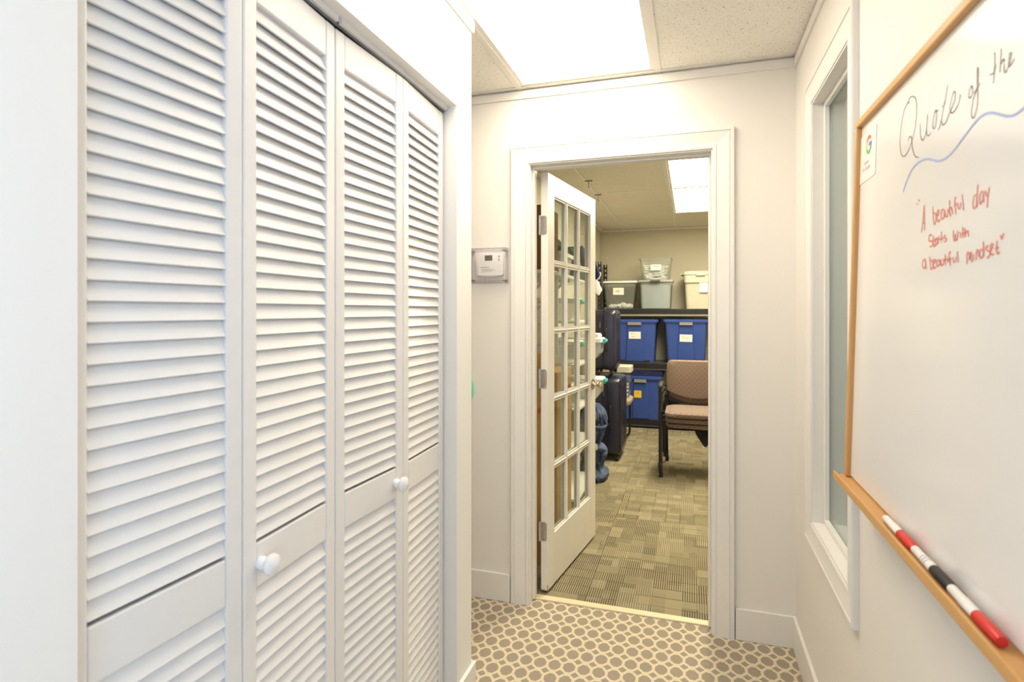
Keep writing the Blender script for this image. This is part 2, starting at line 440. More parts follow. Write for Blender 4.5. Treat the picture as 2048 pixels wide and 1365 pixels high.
struct('trim_1', MB().box(JL, JR, 2.538, 2.579, -0.01, 0.007), 'threshold', 'cream threshold strip between the two carpets in the doorway', 'threshold', bevel=0.003)

# ------------------------------------------------------------------ structure: walls
mb = MB()
mb.box(XL-0.12, XL, YR-0.1, CY0, 0, ZC+0.1)            # near piece
mb.box(XL-0.12, XL, CY0, CY1, CZ, ZC+0.1)              # header over the closet
mb.box(XL-0.12, XL, CY1, WEND, 0, ZC+0.1)              # far jamb
mb.box(-2.0, XL-0.12, WEND-0.1, WEND, 0, ZC+0.1)       # closet end wall, facing the alcove
struct('wall_left', mb, 'wall_cool', 'white painted wall with the closet opening', 'wall')
struct('wall_closet', MB().box(-1.45, -1.40, CY0-0.1, CY1+0.03, 0, ZC+0.1).box(-1.40, XL-0.12, CY0-0.1, CY0-0.02, 0, ZC+0.1), 'wall_cool', 'inner back wall of the closet behind the louvered doors', 'wall')
mb = MB()
mb.box(-2.0, JL-0.02, YB, YB2, 0, ZC+0.1); mb.box(JR+0.02, 1.92, YB, YB2, 0, ZC+0.1); mb.box(JL-0.02, JR+0.02, YB, YB2, JT+0.02, ZC+0.1)
wall_back = struct('wall_back', mb, 'wall', 'warm white wall with the cased doorway', 'wall')
mb = MB()
mb.box(XR, XR+0.12, YR, -1.52, 0, ZC+0.1).box(XR, XR+0.12, -0.38, WY0, 0, ZC+0.1).box(XR, XR+0.12, -1.52, -0.38, 0, 0.73).box(XR, XR+0.12, -1.52, -0.38, 2.17, ZC+0.1); mb.box(XR, XR+0.12, WY1, YB, 0, ZC+0.1)
mb.box(XR, XR+0.12, WY0, WY1, 0, WZ0); mb.box(XR, XR+0.12, WY0, WY1, WZ1, ZC+0.1)
struct('wall_right', mb, 'wall', 'warm white wall with the tall side window and the whiteboard', 'wall')
struct('wall_alcove', MB().box(-2.12, -2.0, WEND-0.1, YB2, 0, ZC+0.1), 'wall', 'short wall closing the alcove beside the thermostat', 'wall')
mb = MB().box(XL-0.12, XR+0.12, YR-0.1, YR, 0, ZC+0.1)
struct('wall_rear', mb, 'wall', 'plain white end wall of the hallway', 'wall')
mb = MB().box(1.6, 1.72, 0.7, YB, 0, ZC+0.1).box(XR+0.12, 1.6, 0.7, 0.8, 0, ZC+0.1)
struct('wall_neighbour', mb, 'grey_wall', 'grey wall of the dim room behind the side window', 'wall')
# storage room
wsl = struct('wall_storage_left', MB().box(RXL-0.1, RXL, YB2, RYF, 0, ZC+0.1), 'room_wall', 'tan side wall of the storage room behind the open door', 'wall')
wsf = struct('wall_storage_back', MB().box(RXL-0.1, RXR+0.1, RYF, RYF+0.1, 0, ZC+0.1), 'room_wall', 'tan panelled wall behind the black shelving', 'wall')
for k in range(5):   # panel battens, barely proud
    x = -0.62+k*0.46
    part('panel_seam', MB().box(x-0.004, x+0.004, RYF-0.002, RYF, 0.0, ZC), 'room_wall', wsf)
struct('wall_storage_right', MB().box(RXR, RXR+0.1, YB2, RYF, 0, ZC+0.1), 'room_wall', 'tan side wall of the storage room away from the door', 'wall')
struct('trim_11', MB().box(RXL, RXR, RYF-0.03, RYF, ZC-0.02, ZC).box(RXL, RXL+0.03, YB2, RYF-0.03, ZC-0.02, ZC), 'grid', 'wall angle of the storage room ceiling', 'trim')

# ------------------------------------------------------------------ structure: ceilings with tiles and grid bars
def ceiling(name, x0, x1, y0, y1, gx, gy, label, mat, lights, bars_w=0.024):
    c = struct(name, MB().box(x0, x1, y0, y1, ZC+0.05, ZC+0.1), mat, label, 'ceiling')
    xs = sorted(set([x0, x1]+[g for g in gx if x0 < g < x1])); ys = sorted(set([y0, y1]+[g for g in gy if y0 < g < y1]))
    for i in range(len(xs)-1):
        for j in range(len(ys)-1):
            cx, cy = (xs[i]+xs[i+1])/2, (ys[j]+ys[j+1])/2
            if any(a < cx < b and p < cy < q for a, b, p, q in lights): continue
            part('ceiling_tile', MB().box(xs[i]+0.002, xs[i+1]-0.002, ys[j]+0.002, ys[j+1]-0.002, ZC+0.003, ZC+0.018), mat, c)
    h = bars_w/2
    for g in xs[1:-1]: part('grid_bar', MB().box(g-h, g+h, y0, y1, ZC-0.001, ZC+0.003).box(g-0.002, g+0.002, y0, y1, ZC+0.003, ZC+0.04), 'grid', c)
    for g in ys[1:-1]: part('grid_bar', MB().box(x0, x1, g-h, g+h, ZC, ZC+0.0029), 'grid', c)
    return c
LX0, LX1 = -0.745, -0.135
ceiling('ceiling', -2.0, XR, YR, YB, [-1.355, LX0, LX1], [2.462, 1.242, 0.022, -1.198], 'speckled mineral tile ceiling of the hallway', 'tile', [(LX0, LX1, 1.242, 2.462), (LX0, LX1, -1.198, 0.022)])
ceiling('ceiling_storage', RXL, RXR, YB2, RYF, [-0.79, -0.18, 0.43, 1.04, 1.65], [3.66, 4.88, 6.10], 'white tile ceiling of the storage room', 'tile_room', [(-0.18, 0.43, 3.66, 4.88), (-0.18, 0.43, 4.88, 6.10)])
struct('ceiling_neighbour', MB().box(XR+0.12, 1.72, 0.7, YB, ZC+0.046, ZC+0.1), 'grey_wall', 'ceiling of the dim room behind the side window', 'ceiling')
def troffer(x0, x1, y0, y1, mat, label, group=None):
    t = thing('ceiling_light', label, 'light', ((x0+x1)/2, (y0+y1)/2, ZC), 0, group)
    a = 0.03
    for q in ((x0+0.012, x0+a, y0, y1), (x1-a, x1-0.012, y0, y1), (x0+a, x1-a, y0, y0+0.03), (x0+a, x1-a, y1-0.03, y1)):
        part('frame', MB().box(*q, ZC+0.0035, ZC+0.012), 'grid', t)
    part('diffuser', MB().box(x0+a, x1-a, y0+0.03, y1-0.03, ZC+0.007, ZC+0.0095), mat, t)
    part('housing', MB().box(x0+0.014, x1-0.014, y0+0.014, y1-0.014, ZC+0.014, ZC+0.045), 'grid', t)
    return t
troffer(LX0, LX1, 1.242, 2.462, 'hall_diffuser', 'glowing fluorescent ceiling panel above the hallway by the doorway')
troffer(LX0, LX1, -1.198, 0.022, 'rear_fill_diffuser', 'added unseen ceiling panel behind the camera that fills the hallway')  # added out of view as hallway fill
troffer(0.75, 1.36, 1.0, 2.22, 'side_fill_diffuser', 'added unseen ceiling panel that lightens the side room behind the tall window')  # added out of view so the window glass reads lighter
troffer(-0.18, 0.43, 3.66, 4.88, 'room_diffuser', 'glowing storage room ceiling panel closer to the doorway', 'storage room ceiling panels')
troffer(-0.18, 0.43, 4.88, 6.10, 'room_diffuser', 'glowing storage room ceiling panel closer to the shelving', 'storage room ceiling panels')
for hx, hy, nm in ((atY(1177, 362, 4.0), 0, 'first'), (atY(1196, 390, 4.0), 0, 'second')):
    d = hx-CAM; p = CAM+d*((ZC-0.004-CAMZ)/d.z)
    solo('ceiling_hook', MB().box(p.x-0.03, p.x+0.03, p.y-0.004, p.y+0.004, ZC-0.009, ZC-0.001).tube([(p.x, p.y, ZC-0.006), (p.x, p.y, ZC-0.045), (p.x+0.008, p.y, ZC-0.06)], 0.003, 6), 'latch',
         'small hook clipped to the storage ceiling grid '+('away from' if nm == 'first' else 'at')+' the bar crossing', 'hook')

# ------------------------------------------------------------------ trims
TH = 0.042
struct('trim_2', MB().box(-2.0, XR, YB-0.009, YB, ZC-TH, ZC-0.006), 'wall', 'flat trim strip along the ceiling over the doorway', 'trim', bevel=0.0015)
struct('trim_3', MB().box(XR-0.009, XR, YR, YB-0.009, ZC-TH, ZC-0.006), 'wall', 'flat trim strip along the ceiling over the side window', 'trim', bevel=0.0015)
struct('trim_4', MB().box(XL, XL+0.011, YR, WEND+0.004, ZC-TH, ZC-0.003), 'wall_cool', 'flat trim strip along the ceiling over the closet', 'trim', bevel=0.0015)
BH, BT = 0.128, 0.013
struct('baseboard_back', MB().box(-2.0, JL-0.094, YB-BT, YB, 0, BH).box(JR+0.094, XR, YB-BT, YB, 0, BH), 'trim', 'white baseboard either side of the doorway', 'baseboard', bevel=0.003)
struct('baseboard_right', MB().box(XR-BT, XR, YR, YB-BT, 0, BH), 'trim', 'white baseboard under the side window and whiteboard', 'baseboard', bevel=0.003)
struct('baseboard_left', MB().box(XL, XL+BT, CY1+0.004, WEND+BT, 0, BH-0.01).box(-2.0, XL, WEND, WEND+BT, 0, BH-0.01).box(XL, XL+BT, YR, CY0, 0, BH-0.01), 'trim', 'white baseboard at the foot of the closet wall', 'baseboard', bevel=0.003)

def casing_profile(wd, th=0.018):
    # (across from inner edge, proud of wall)
    return [(0, 0), (0, th*0.5), (0.006, th*0.62), (0.012, th*0.62), (0.016, th*0.5), (wd*0.30, th*0.55), (wd*0.55, th*0.72), (wd*0.76, th*0.9), (wd*0.78, th*0.76), (wd*0.82, th*0.76), (wd*0.84, th), (wd-0.003, th), (wd, th-0.004), (wd, 0)]
def casing_leg(prof, fn, z0, z1, miter0, miter1):
    """vertical or horizontal member: fn(across, proud, along); ends mitred by the across coordinate"""
    a = [fn(c, p, z0-(c if miter0 else 0)) for c, p in prof]; b_ = [fn(c, p, z1+(c if miter1 else 0)) for c, p in prof]
    return MB().loft([a, b_])
# door casing and jamb
cw = 0.084; pr = casing_profile(cw)
iL, iR, iT = JL-0.006, JR+0.006, JT+0.006
tr = thing('trim_5', 'white moulded casing around the french doorway', 'door casing', ((JL+JR)/2, YB, 0), 0, kind='structure')
part('side_casing', casing_leg(pr, lambda c, p, z: (iL-c, YB-p, z), 0, iT, False, True), 'trim', tr)
part('side_casing', casing_leg(pr, lambda c, p, z: (iR+c, YB-p, z), 0, iT, False, True), 'trim', tr)
part('head_casing', casing_leg(pr, lambda c, p, x: (x, YB-p, iT+c), iL, iR, True, True), 'trim', tr)
jt = thing('trim_6', 'white door jamb with stop lining the doorway', 'door jamb', ((JL+JR)/2, (YB+YB2)/2, 0), 0, kind='structure')
part('side_jamb', MB().box(JL-0.019, JL, YB-0.001, YB2+0.001, 0, JT), 'trim', jt, bevel=0.001)
part('side_jamb', MB().box(JR, JR+0.019, YB-0.001, YB2+0.001, 0, JT), 'trim', jt, bevel=0.001)
part('head_jamb', MB().box(JL-0.019, JR+0.019, YB-0.001, YB2+0.001, JT, JT+0.019), 'trim', jt, bevel=0.001)
part('door_stop', MB().box(JL, JL+0.010, 2.522, 2.560, 0.008, JT-0.010), 'trim', jt, bevel=0.002)
part('door_stop', MB().box(JR-0.010, JR, 2.522, 2.560, 0.008, JT-0.010), 'trim', jt, bevel=0.002)
part('door_stop', MB().box(JL, JR, 2.522, 2.560, JT-0.010, JT), 'trim', jt, bevel=0.002)
part('strike_plate', MB().box(JR-0.0012, JR, 2.565, 2.595, 0.88, 0.95), 'nickel', jt)

# ------------------------------------------------------------------ side window
wn = thing('window_1', 'tall narrow side window in a white moulded casing', 'window', (XR, (WY0+WY1)/2, WZ0), 0, kind='structure')
pw = [(c*0.07/0.084, p) for c, p in casing_profile(0.084, 0.018)]
part('side_casing', casing_leg(pw, lambda c, p, z: (XR-p, WY1+c, z), WZ0, WZ1, True, True), 'trim', wn)
part('side_casing', casing_leg(pw, lambda c, p, z: (XR-p, WY0-c, z), WZ0, WZ1, True, True), 'trim', wn)
part('head_casing', casing_leg(pw, lambda c, p, y: (XR-p, y, WZ1+c), WY0, WY1, True, True), 'trim', wn)
part('sill_casing', casing_leg(pw, lambda c, p, y: (XR-p, y, WZ0-c), WY0, WY1, True, True), 'trim', wn)
jx = XR+0.005
lin = lambda d: [(WY0, WY0+d, WZ0, WZ1), (WY1-d, WY1, WZ0, WZ1), (WY0+d, WY1-d, WZ0, WZ0+d), (WY0+d, WY1-d, WZ1-d, WZ1)]
for (a, b_, c_, d_), nm in zip(lin(0.006), ('side_lining', 'side_lining', 'sill_board', 'head_lining')):
    part(nm, MB().box(XR-0.006, XR+0.12, a, b_, c_, d_), 'trim', wn, bevel=0.001)
for (a, b_, c_, d_), nm in zip([(WY0+0.006, WY0+0.026, WZ0+0.006, WZ1-0.006), (WY1-0.026, WY1-0.006, WZ0+0.006, WZ1-0.006), (WY0+0.026, WY1-0.026, WZ0+0.006, WZ0+0.024), (WY0+0.026, WY1-0.026, WZ1-0.024, WZ1-0.006)], ('stop_bead',)*4):
    part(nm, MB().box(XR+0.028, XR+0.043, a, b_, c_, d_), 'trim', wn, bevel=0.002)
part('pane', MB().box(XR+0.0435, XR+0.0475, WY0+0.007, WY1-0.007, WZ0+0.007, WZ1-0.007), 'window_glass', wn)
# unseen window added behind the camera to go with the cool daylight lamp
wr = thing('added_window', 'added unseen daylight window in the whiteboard wall behind the camera', 'window', (XR, -0.95, 0.73), 0, kind='structure')
for q in ((-1.52, -1.48, 0.73, 2.17), (-0.42, -0.38, 0.73, 2.17), (-1.48, -0.42, 0.73, 0.77), (-1.48, -0.42, 2.13, 2.17)):
    part('window_frame', MB().box(XR+0.03, XR+0.08, q[0], q[1], q[2], q[3]), 'trim', wr)
part('pane', MB().box(XR+0.052, XR+0.057, -1.48, -0.42, 0.77, 2.13), 'window_glass', wr)

# ------------------------------------------------------------------ louvered bifold doors
PITCH = 0.0286
slat_prof = []
def slat_mesh(w_):
    m = MB(); hw = w_/2
    prof = [(-0.0025, 0.0), (0.0005, -0.0014), (0.0032, 0.0), (0.0148, 0.0330), (0.0130, 0.0340), (0.0105, 0.0335)]
    m.prism(prof, lambda a, b_, d: (d, a, b_), -hw, hw)
    return m.mesh('slat', M['louver'])
SLATS = {}
def panel(parent, A, B, knob=None, first=True):
    """A,B: floor points of the panel's front face; local x along A->B, y into the closet"""
    d = Vector((B[0]-A[0], B[1]-A[1])); L = d.length-0.003; ang = math.atan2(d.y, d.x)
    z0, z1 = 0.012, 1.986; th = 0.026; st = 0.034
    frame = MB().box(0, st, 0, th, z0, z1).box(L-st, L, 0, th, z0, z1)
    p = link('door_panel', frame.mesh('door_panel', M['louver'], bevel=0.003), parent, Vector((A[0], A[1], 0))-Vector(parent.location), (0, 0, ang))
    for a, b_ in ((z0, 0.125), (0.831, 0.913), (1.906, z1)):
        part('rail', MB().box(st+0.0003, L-st-0.0003, 0.0008, th-0.0008, a, b_), 'louver', p, world=False, bevel=0.003)
    key = round(L, 4)
    if key not in SLATS: SLATS[key] = slat_mesh(L-2*st-0.0006)
    for lo, hi in ((0.125, 0.831), (0.913, 1.906)):
        n = int(round((hi-lo-0.010)/PITCH)); pt = (hi-lo-0.010)/n
        for k in range(n):
            o = link('slat', SLATS[key], p, (L/2, 0.0035, lo+0.0075+k*pt), (random.uniform(-0.012, 0.012), 0, 0))
    if knob is not None:
        prof = [(0.0, 0.0), (0.0115, 0.0), (0.0125, 0.003), (0.0125, 0.008), (0.009, 0.012), (0.0085, 0.015), (0.013, 0.018), (0.0185, 0.0215), (0.020, 0.026), (0.0185, 0.031), (0.012, 0.035), (0.0, 0.0365)]
        part('knob', MB().lathe(prof, (knob, 0.0006, 0.874), (0, -1, 0), 28), 'white_knob', p, world=False, smooth=True)
    return p
P0, P1, P2, P3, P4 = (-0.7745, 0.519), (-0.7575, 0.815), (-0.7735, 1.1105), (-0.7605, 1.406), (-0.7745, 1.702)
d1 = thing('door_1', 'white louvered bifold closet door pair closer to the blank wall, one knob by its fold', 'door', ((P0[0]+P2[0])/2, (P0[1]+P2[1])/2, 0), 0, kind='structure')
panel(d1, P0, P1); panel(d1, P1, P2, knob=0.042)
d2 = thing('door_2', 'white louvered bifold closet door pair closer to the doorway, one knob by its fold', 'door', ((P2[0]+P4[0])/2, (P2[1]+P4[1])/2, 0), 0, kind='structure')
panel(d2, P2, P3, knob=0.253); panel(d2, P3, P4)
# track and fascia under the header
tk = thing('bifold_track', 'dull metal bifold track under the closet header', 'track', (-0.79, (CY0+CY1)/2, 1.99))
part('channel', MB().box(-0.803, -0.8, CY0+0.004, CY1-0.004, 1.991, CZ).box(-0.775, -0.772, CY0+0.004, CY1-0.004, 1.991, CZ).box(-0.8, -0.775, CY0+0.004, CY1-0.004, CZ-0.003, CZ), 'track', tk)
for y in (0.80, 1.09, 1.13, 1.43, 1.67):
    part('pivot_pin', MB().lathe([(0.004, 0), (0.004, 0.014), (0.007, 0.014), (0.007, 0.02)], (-0.787, y, 1.986), (0, 0, 1), 10), 'steel', tk)
mb = MB().box(-0.771, -0.762, CY0+0.004, 1.105, 1.996, CZ).box(-0.771, -0.762, 1.118, CY1-0.004, 1.996, CZ)
struct('trim_7', mb, 'louver', 'thin white fascia strip hiding the bifold track', 'trim')
struct('trim_8', MB().box(XL-0.12, -0.8, CY1-0.012, CY1, 0, CZ), 'louver', 'inner stop on the closet jamb by the doorway', 'trim')

# ------------------------------------------------------------------ french door
FD = thing('door_3', 'white fifteen-pane french door standing open into the storage room', 'door', (-0.647, 2.603, 0), math.atan2(0.742, 0.105), kind='structure')
DW, DT, Z0, Z1 = 0.750, 0.036, 0.014, 1.996
gx_0, gx_1, gz_0, gz_1 = 0.086, 0.656, 0.262, 1.895
dd = lambda n, x0, x1, z0, z1, bv=0.002: part(n, MB().box(x0, x1, 0, DT, z0, z1), 'door', FD, world=False, bevel=bv)
dd('stile', 0, gx_0, Z0, Z1); dd('stile', gx_1, DW, Z0, Z1)
dd('bottom_rail', gx_0, gx_1, Z0, gz_0); dd('top_rail', gx_0, gx_1, gz_1, Z1)
NC, NR, mw = 3, 5, 0.016
pcw = (gx_1-gx_0-(NC-1)*mw)/NC; prh = (gz_1-gz_0-(NR-1)*mw)/NR
def muntin(name, horiz, c, a, b_):
    h = mw/2
    prof = [(-h, DT/2-0.003), (-h, DT/2-0.008), (-h*0.7, DT/2-0.011), (-h*0.6, 0.006), (-h*0.35, 0.003), (h*0.35, 0.003), (h*0.6, 0.006), (h*0.7, DT/2-0.011), (h, DT/2-0.008), (h, DT/2+0.008), (h*0.6, DT-0.006), (h*0.35, DT-0.003), (-h*0.35, DT-0.003), (-h*0.6, DT-0.006), (-h, DT/2+0.008)]
    fn = (lambda u, v, d: (d, v, c+u)) if horiz else (lambda u, v, d: (c+u, v, d))
    part(name, MB().prism(prof, fn, a, b_), 'door', FD, world=False)
for k in range(1, NC): muntin('muntin', False, gx_0+k*pcw+(k-0.5)*mw, gz_0, gz_1)
for k in range(1, NR):
    for c in range(NC):
        a = gx_0+c*(pcw+mw); muntin('muntin', True, gz_0+k*prh+(k-0.5)*mw, a, a+pcw)
pane_me = MB().box(-pcw/2-0.002, pcw/2+0.002, -0.002, 0.002, -prh/2-0.002, prh/2+0.002).mesh('pane', M['glass'])
for c in range(NC):
    for r in range(NR):
        xx, zz = gx_0+c*(pcw+mw)+pcw/2, gz_0+r*(prh+mw)+prh/2
        link('pane', pane_me, FD, (xx, DT/2, zz))
        bd = 0.007   # glazing bead round each light on both faces
        m_ = MB()
        for yy in (0.006, DT/2+0.003):
            y1 = yy+DT/2-0.009
            m_.box(xx-pcw/2, xx-pcw/2+bd, yy, y1, zz-prh/2, zz+prh/2).box(xx+pcw/2-bd, xx+pcw/2, yy, y1, zz-prh/2, zz+prh/2)
            m_.box(xx-pcw/2+bd, xx+pcw/2-bd, yy, y1, zz-prh/2, zz-prh/2+bd).box(xx-pcw/2+bd, xx+pcw/2-bd, yy, y1, zz+prh/2-bd, zz+prh/2)
        part('glazing_bead', m_, 'door', FD, world=False)
for hz in (1.746, 1.017, 0.293):
    leaf = MB().prism(rrect(0.0, 0.031, hz-0.045, hz+0.045, 0.012), lambda a, b_, d: (d, DT-a, b_), -0.0022, 0.0)
    hg = part('hinge', leaf, 'steel', FD, world=False)
    part('hinge_barrel', MB().lathe([(0.0, -0.047), (0.006, -0.046), (0.006, -0.016), (0.0055, -0.0155), (0.0055, -0.0145), (0.006, -0.014), (0.006, 0.014), (0.0055, 0.0145), (0.0055, 0.0155), (0.006, 0.016), (0.006, 0.046), (0.0, 0.049)], (-0.005, DT+0.004, hz), (0, 0, 1), 12), 'steel', hg, world=False, smooth=True)
    for (a, b_) in ((0.015, 0.033), (0.021, 0.0), (0.015, -0.033)):
        part('screw', MB().lathe([(0.0, 0), (0.0035, 0), (0.003, 0.0012), (0, 0.0015)], (-0.0022, DT-a, hz+b_), (-1, 0, 0), 10), 'nickel', hg, world=False)
part('bare_wood_chip', MB().box(-0.0006, 0.004, -0.0006, 0.0035, 0.016, 0.042), 'oak_z', FD, world=False)
kx, kz = 0.690, 0.912
kn = [(0, 0), (0.031, 0), (0.032, 0.003), (0.026, 0.008), (0.013, 0.012), (0.0105, 0.018), (0.0105, 0.030), (0.016, 0.036), (0.0245, 0.042), (0.027, 0.050), (0.0255, 0.058), (0.018, 0.064), (0.0, 0.066)]
part('door_knob', MB().lathe(kn, (kx, 0, kz), (0, -1, 0), 28), 'nickel', FD, world=False, smooth=True)
part('door_knob', MB().lathe(kn, (kx, DT, kz), (0, 1, 0), 28), 'nickel', FD, world=False, smooth=True)

# ------------------------------------------------------------------ thermostat in its clear guard
yw = YB
def wq(px, py): return atY(px, py, yw)
gA, gB = wq(944, 500), wq(1018, 569)
gx0_, gx1_, gz1_, gz0_ = gA.x, gB.x, 1.628, 1.468
gd = thing('thermostat_guard', 'clear plastic guard box over the wall thermostat', 'guard box', ((gx0_+gx1_)/2, yw, gz0_))
D = 0.052
for n, q in (('front_cover', (gx0_, gx1_, yw-D, yw-D+0.002, gz0_, gz1_)), ('side_cover', (gx0_, gx0_+0.002, yw-D+0.002, yw-0.005, gz0_, gz1_)), ('side_cover', (gx1_-0.002, gx1_, yw-D+0.002, yw-0.005, gz0_, gz1_)),
             ('top_cover', (gx0_, gx1_, yw-D+0.002, yw-0.005, gz1_-0.002, gz1_)), ('bottom_cover', (gx0_, gx1_, yw-D+0.002, yw-0.005, gz0_, gz0_+0.002))):
    part(n, MB().box(*q), 'guard', gd)
part('base_ring', MB().box(gx0_-0.004, gx1_+0.004, yw-0.005, yw, gz0_-0.004, gz0_+0.014).box(gx0_-0.004, gx1_+0.004, yw-0.005, yw, gz1_-0.014, gz1_+0.004).box(gx0_-0.004, gx0_+0.014, yw-0.005, yw, gz0_+0.014, gz1_-0.014).box(gx1_-0.014, gx1_+0.004, yw-0.005, yw, gz0_+0.014, gz1_-0.014), 'guard', gd, bevel=0.001)
for xx in (gx0_+0.012, gx1_-0.012):
    for zz in (gz0_+0.012, gz1_-0.012):
        part('corner_post', MB().lathe([(0.0, 0), (0.006, 0), (0.006, D-0.010), (0.004, D-0.0085), (0.0, D-0.0085)], (xx, yw-0.0055, zz), (0, -1, 0), 12), 'guard', gd)
part('lock', MB().lathe([(0.0, 0), (0.007, 0), (0.007, 0.004), (0.0, 0.005)], ((gx0_+gx1_)/2, yw-D, gz0_+0.012), (0, -1, 0), 14), 'steel', gd, smooth=True)
tA, tB = wq(956.5, 507), wq(1009, 556)
tx0, tx1, tz1, tz0 = tA.x, tB.x, tA.z-0.002, tB.z+0.004
th = thing('thermostat', 'off-white thermostat with small display and instruction card', 'thermostat', ((tx0+tx1)/2, yw, tz0))
def arch(a, b_, z0, z1, r, k):
    out = [(a, z0+k), (a+(b_-a)*0.25, z0+k*0.3), (a+(b_-a)*0.5, z0), (a+(b_-a)*0.75, z0+k*0.3), (b_, z0+k), (b_, z1-k), (b_-(b_-a)*0.25, z1-k*0.3), ((a+b_)/2, z1), (a+(b_-a)*0.25, z1-k*0.3), (a, z1-k)]
    return out
part('body', MB().prism(arch(tx0, tx1, tz0, tz1, 0, 0.008), lambda a, b_, d: (a, yw-d, b_), 0.0, 0.030), 'white_plastic', th, bevel=0.004, smooth=True)
cw_, cz0, cz1 = tx1-tx0, tz0, tz1
pl = lambda n, fx0, fx1, fz0, fz1, d0, d1, m_: part(n, MB().box(tx0+cw_*fx0, tx0+cw_*fx1, yw-d1, yw-d0, tz0+(tz1-tz0)*fz0, tz0+(tz1-tz0)*fz1), m_, th)
pl('display', 0.34, 0.62, 0.67, 0.89, 0.0298, 0.0308, 'lcd')
pl('card', 0.10, 0.97, 0.06, 0.52, 0.0298, 0.0312, 'white_plastic')
for k, (a, b_, zc) in enumerate(((0.18, 0.50, 0.385), (0.22, 0.66, 0.31), (0.22, 0.74, 0.26), (0.22, 0.62, 0.205))):
    pl('printed_line', a, b_, zc, zc+(0.022 if k == 0 else 0.014), 0.0312, 0.0315, 'ink')
for zc in (0.84, 0.70):
    part('button', MB().lathe([(0, 0), (0.0045, 0), (0.0045, 0.002), (0.003, 0.003), (0, 0.003)], (tx0+cw_*0.88, yw-0.0298, tz0+(tz1-tz0)*zc), (0, -1, 0), 12), 'ink_faint', th)
# mint green piece on the wall, half hidden by the closet corner
mg0, mg1 = wq(951, 752), wq(951, 801)
cxm = mg0.x-0.030
mb = MB()
rings = []
for k in range(9):
    t = k/8; z = mg1.z+(mg0.z-mg1.z)*t
    rr = 0.030*(math.sin(math.pi*min(1, 0.12+t*0.95))**0.45)*(0.75+0.25*t)
    rings.append([Vector((cxm+rr*math.cos(2*math.pi*i/20), yw-0.012+0.012*math.sin(2*math.pi*i/20), z)) for i in range(20)])
solo('wall_fixture', mb.loft(rings), 'mint', 'mint green rounded plastic piece on the wall below the thermostat', 'wall fixture', smooth=True)

# ------------------------------------------------------------------ whiteboard
BY0, BY1 = 1.50, 0.26           # left and right ends along the hall
zt, zb, xt, xb = 1.779, 0.955, 0.364, 0.340
up = Vector((xt-xb, 0, zt-zb)); BHt = up.length; up.normalize()
nrm = Vector((0, 1, 0)).cross(up).normalized()
if nrm.x > 0: nrm = -nrm
O = Vector((xb, BY0, zb))                     # bottom-left corner of the frame's front plane
side = Vector((0, -1, 0))
def bp(s, h, n): return O+side*s+up*h+nrm*n
BW = BY0-BY1; fw = 0.017
wb = thing('whiteboard', 'framed whiteboard with handwritten quote on the wall by the side window', 'whiteboard', tuple(bp(BW/2, 0, -0.02)))
def bbox(s0, s1, h0, h1, n0, n1): 
    m_ = MB(); p = [bp(s, h, n) for n in (n0, n1) for s, h in ((s0, h0), (s1, h0), (s1, h1), (s0, h1))]
    return m_.add(p, [(0,1,2,3),(7,6,5,4),(0,4,5,1),(1,5,6,2),(2,6,7,3),(3,7,4,0)])
SN = -0.011        # writing surface below the frame front
part('panel', bbox(0.004, BW-0.004, 0.004, BHt-0.004, SN-0.008, SN), 'board', wb)
part('top_frame', bbox(0, BW, BHt-fw, BHt, SN-0.011, 0), 'oak_y', wb, bevel=0.003)
part('side_frame', bbox(0, fw*0.8, 0.0, BHt-fw, SN-0.011, 0), 'oak_z', wb, bevel=0.003)
part('side_frame', bbox(BW-fw*0.8, BW, 0.0, BHt-fw, SN-0.011, 0), 'oak_z', wb, bevel=0.003)
TRN = 0.0145
part('tray', bbox(-0.012, BW+0.012, -0.012, -0.0005, SN-0.008, TRN), 'oak_y', wb, bevel=0.002)
part('tray_lip', bbox(-0.012, BW+0.012, -0.012, 0.0065, TRN+0.0001, TRN+0.006), 'oak_y', wb, bevel=0.0025)
